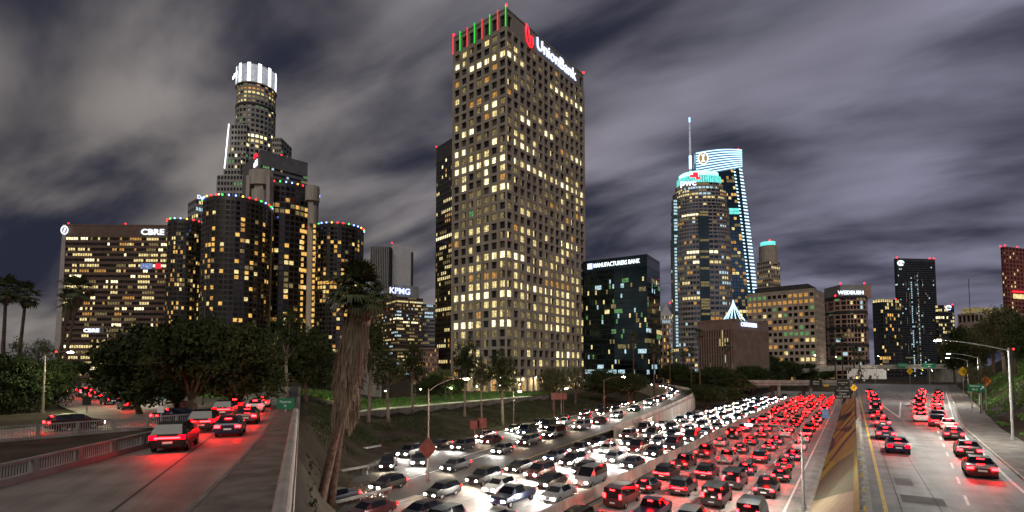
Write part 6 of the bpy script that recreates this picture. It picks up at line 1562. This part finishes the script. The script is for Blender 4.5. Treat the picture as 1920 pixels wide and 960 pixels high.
signal('red traffic signal beside the tall brown lamp post', (xat(106, 690, 80), 80, 7.4), 'signal_red', zat(664, 80) - 7.4)

# ------------------------------------------------------------------ traffic: cars at rest with their lamps lit
SHAPES = {
 'sedan': [(-2.3, .76, .36, .76, .79, .58), (-2.2, .86, .26, .93, .97, .68), (-1.62, .9, .2, 1.0, 1.05, .70), (-.95, .91, .2, .98, 1.40, .58), (.15, .91, .2, .96, 1.44, .60), (.62, .91, .2, .95, 1.36, .58), (1.35, .9, .2, .93, .98, .72), (2.1, .86, .24, .80, .85, .64), (2.3, .74, .34, .66, .69, .52)],
 'SUV': [(-2.3, .84, .40, 1.0, 1.03, .66), (-2.22, .92, .30, 1.08, 1.12, .72), (-1.95, .95, .26, 1.12, 1.66, .66), (-.6, .95, .26, 1.1, 1.74, .68), (.5, .95, .26, 1.08, 1.66, .66), (1.2, .95, .26, 1.06, 1.12, .78), (2.1, .92, .30, .98, 1.02, .70), (2.32, .80, .40, .78, .82, .58)],
 'hatchback': [(-1.95, .78, .36, .85, .9, .6), (-1.88, .86, .26, .96, 1.02, .68), (-1.5, .88, .2, .98, 1.42, .58), (-.4, .88, .2, .96, 1.48, .60), (.45, .88, .2, .95, 1.40, .58), (1.1, .87, .2, .93, .98, .70), (1.8, .84, .24, .80, .85, .62), (2.0, .72, .34, .66, .69, .50)],
 'pickup': [(-2.8, .9, .45, .98, 1.0, .8), (-2.76, .96, .36, 1.04, 1.06, .84), (-.75, .97, .34, 1.06, 1.09, .84), (-.62, .97, .34, 1.08, 1.72, .68), (.35, .97, .34, 1.08, 1.78, .70), (.75, .97, .34, 1.08, 1.68, .68), (1.35, .97, .34, 1.08, 1.13, .8), (2.5, .94, .38, 1.02, 1.06, .76), (2.72, .84, .46, .85, .88, .66)],
 'van': [(-2.6, .88, .40, 1.0, 1.04, .76), (-2.54, .96, .30, 1.1, 1.95, .84), (-1.2, .98, .28, 1.1, 2.05, .84), (.8, .98, .28, 1.08, 2.0, .82), (1.75, .97, .28, 1.06, 1.15, .80), (2.35, .92, .30, .92, .96, .72), (2.55, .82, .40, .74, .78, .60)]}
def car_meshes(kind):
    S = SHAPES[kind]; body, glass = MB(), MB(); top = max(s[4] for s in S)
    sec = []
    for (y, w, zb, zl, zt, wt) in S:
        sec.append([Vector((x, y, z)) for x, z in ((-w * .9, zb), (-w, zb + .22), (-w * .97, zl), (-wt, zt), (wt, zt), (w * .97, zl), (w, zb + .22), (w * .9, zb))])
    gh = [s[4] - s[3] > .2 for s in S]
    for i in range(len(S) - 1):
        a, b = sec[i], sec[i + 1]
        for k in range(8):
            k2 = (k + 1) % 8; side = k in (2, 4); roof = k == 3
            g = (side and gh[i] and gh[i + 1]) or (roof and gh[i] != gh[i + 1])
            if side and gh[i] != gh[i + 1]: g = False
            (glass if g else body).quad(a[k], b[k], b[k2], a[k2])
    body.poly(sec[0]); body.poly(list(reversed(sec[-1])))
    wh = MB(); n = 14
    for sx in (-1, 1):
        ring_ = [(math.cos(2 * math.pi * k / n), math.sin(2 * math.pi * k / n)) for k in range(n)]
    return body, glass, S
def wheel_mesh():
    m = MB(); n = 14; r = .33
    A = [(-.1, r * math.cos(2 * math.pi * k / n), r * math.sin(2 * math.pi * k / n)) for k in range(n)]; B = [(.1, y, z) for _, y, z in A]
    for k in range(n): k2 = (k + 1) % n; m.quad(A[k], A[k2], B[k2], B[k], 0)
    for sgn, P in ((-1, A), (1, B)):
        I = [(x, y * .62, z * .62) for x, y, z in P]; I2 = [(x * .8, y * .62, z * .62) for x, y, z in P]
        for k in range(n): k2 = (k + 1) % n; m.quad(P[k], P[k2], I[k2], I[k], 0)
        m.poly(I2 if sgn > 0 else list(reversed(I2)), 1)
    return m.mesh('wheel', ['tyre', 'rim'])
wheel_me = wheel_mesh(); CAR = {}
def lampbox(name, mat, w, h, d=.06):
    m = MB(); m.box(-w / 2, w / 2, -d / 2, d / 2, -h / 2, h / 2); return m.mesh(name, mat)
lamp_me = {('t', 0): lampbox('tail_lamp', 'tail_red', .36, .17), ('t', 1): lampbox('tail_lamp', 'tail_red', .2, .42), ('bar', 0): lampbox('tail_light_bar', 'tail_red', 1.3, .09), ('td', 0): lampbox('tail_lamp', 'tail_dim', .34, .2), ('hw', 1): lampbox('headlamp', 'head_warm', .26, .14), ('hw', 0): lampbox('headlamp', 'head_white', .34, .16), ('hs', 0): lampbox('headlamp', 'head_soft', .32, .14), ('brake', 0): lampbox('brake_lamp', 'tail_red', .42, .06)}
plate_me = lampbox('number_plate', 'sign_white', .5, .13, .03)
for kind in SHAPES:
    b, g, S = car_meshes(kind)
    CAR[kind] = dict(body={c: b.mesh('body', 'car_' + c, False) for c in CARCOL}, glass=g.mesh('windows', 'car_glass'), S=S)
def car(kind, colour, pos, heading, label, group, toward):
    root = thing('car', label, 'car' if kind != 'van' else 'van', pos, heading, group); C = CAR[kind]; S = C['S']
    link('body', C['body'][colour], root); link('windows', C['glass'], root)
    yr, yf = S[0][0], S[-1][0]; bright = crng.random()
    for sx in (-1, 1):
        for y in (yr + .95, yf - .9): link('wheel', wheel_me, root, (sx * (S[2][1] - .10), y, .33))
        zt = S[1][3] - .12; tall = 1 if kind == 'van' else 0
        link('tail_lamp', lamp_me[('td', 0) if bright < .45 and not tall else ('t', tall)], root, (sx * (S[1][1] - .2), S[1][0] - .055 if tall else yr - .012, zt + (.25 if tall else -.03)))
        link('headlamp', lamp_me[('hw', 1 if bright < .4 else 0) if toward else ('hs', 0)], root, (sx * (S[-1][1] - .16), yf + .012, S[-1][3] - .1))
    if not toward:
        if kind == 'SUV': link('tail_light_bar', lamp_me[('bar', 0)], root, (0, yr - .02, S[1][3] - .18))
        else: link('brake_lamp', lamp_me[('brake', 0)], root, (0, {'sedan': -1.12, 'hatchback': -1.62, 'pickup': -.72, 'van': -2.6}[kind], {'sedan': 1.30, 'hatchback': 1.34, 'pickup': 1.62, 'van': 1.78}[kind]))
        link('number_plate', plate_me, root, (0, yr - .02, .62))
    return root
crng = random.Random(77)
def lane_cars(path_fn, s0, s1, gap0, gap1, phrase, group, toward, skip=0.0, kinds=('sedan', 'sedan', 'sedan', 'hatchback', 'hatchback', 'SUV', 'SUV', 'pickup', 'van')):
    s = s0; n = 0
    while s < s1:
        p, d = path_fn(s); hd = math.atan2(d.y, d.x) - math.pi / 2
        if toward: hd += math.pi
        kind = crng.choice(kinds); c = crng.choice(['black'] * 4 + ['dark grey'] * 3 + ['dark blue'] * 2 + ['maroon'] * 2 + ['silver', 'white']); d2 = Vector((d.y, -d.x, 0)); p = p + d2 * crng.uniform(-.3, .3)
        nm = kind
        if crng.random() >= skip:
            car(kind, c, p, hd, '%s %s, %s from the camera in %s' % (c, nm, ORD[min(n, len(ORD) - 1)], phrase), group, toward); n += 1
        f = (s - s0) / (s1 - s0); s += (gap0 + (gap1 - gap0) * f) * crng.uniform(.86, 1.55)
FD = Vector((DX, DY, 0))
def fpath(o, z=.035): return lambda s: (fw(s, o, z), FD)
for o, ph in ((-18.6, 'first lane right of the median'), (-14.95, 'second lane right of the median'), (-11.25, 'third lane right of the median'), (-7.55, 'the freeway lane beside the painted slope')):
    lane_cars(fpath(o), 33 + crng.uniform(0, 7), 262, 7.4, 9.6, ph, 'cars driving away on the freeway', False)
for o, ph in ((-24.7, 'first oncoming lane left of the median'), (-28.0, 'second oncoming lane left of the median'), (-31.6, 'third oncoming lane left of the median'), (-35.2, 'the outer oncoming freeway lane')):
    lane_cars(fpath(o), 30 + crng.uniform(0, 7), 250, 7.6, 10.5, ph, 'oncoming cars on the freeway', True)
def ppath(pts):
    acc = [0.0]
    for a, b in zip(pts[:-1], pts[1:]): acc.append(acc[-1] + (Vector(b) - Vector(a)).length)
    def f(s):
        s = max(0, min(acc[-1] - .01, s))
        for i in range(len(acc) - 1):
            if acc[i] <= s <= acc[i + 1]:
                k = (s - acc[i]) / (acc[i + 1] - acc[i]); a, b = Vector(pts[i]), Vector(pts[i + 1]); d = b - a; d.z = 0; return a.lerp(b, k) + Vector((0, 0, .02)), d.normalized()
    return f, acc[-1]
f, Lp = ppath(off_path(ramp_pts, -1.6, 0, len(ramp_pts))); lane_cars(f, 4, Lp - 20, 8.2, 11, 'the queue on the curving ramp', 'oncoming cars on the ramp', True)
f, Lp = ppath(off_path(exit_pts, -2.4, 0, len(exit_pts))); lane_cars(f, 4, Lp - 4, 9, 11, 'the far lane of the exit road', 'oncoming cars on the exit road', True)
f, Lp = ppath(off_path(exit_pts, 1.6, 0, len(exit_pts))); lane_cars(f, 6, Lp - 8, 9, 11, 'the near lane of the exit road', 'oncoming cars on the exit road', True)
def rpath(fo): return lambda s: (fw(s, fo(s), ZR + .01), (fw(s + 1, fo(s + 1)) - fw(s - 1, fo(s - 1))).normalized())
lane_cars(rpath(lambda t: 3.1 + max(0, t - 90) * .012), 62, 200, 10, 12, 'the left lane of the right-hand road', 'cars driving away on the right-hand road', False)
lane_cars(rpath(lambda t: (rl2(t) + oedge(t)) / 2 - .3 if t < 90 else rl2(t) - 1.8), 52, 205, 9.5, 11, 'the middle lane of the right-hand road', 'cars driving away on the right-hand road', False)
lane_cars(rpath(lambda t: oedge(t) - 2.4), 92, 215, 8.6, 11, 'the right lane of the right-hand road', 'cars driving away on the right-hand road', False)
SD = Vector((EX, EY, 0))
lane_cars(lambda s: (st(s, -4.6, 8.005), SD), 44, 78, 9, 8, 'the pavement-side lane of the bridge street', 'cars driving away on the bridge street', False)
lane_cars(lambda s: (st(s, -7.2, 8.005), SD), 38, 78, 9, 8, 'the railing-side lane of the bridge street', 'cars driving away on the bridge street', False)
lane_cars(lambda s: (fl(s, -3.0, 7.47), FD), -14, 4, 7.5, 8, 'the side road behind the pale balustrade', 'cars on the side road', False)
f, Lp = ppath(curve_pts[10:]); lane_cars(f, 6, Lp - 20, 13, 16, 'the curved road under the trees', 'cars on the curved road', False)
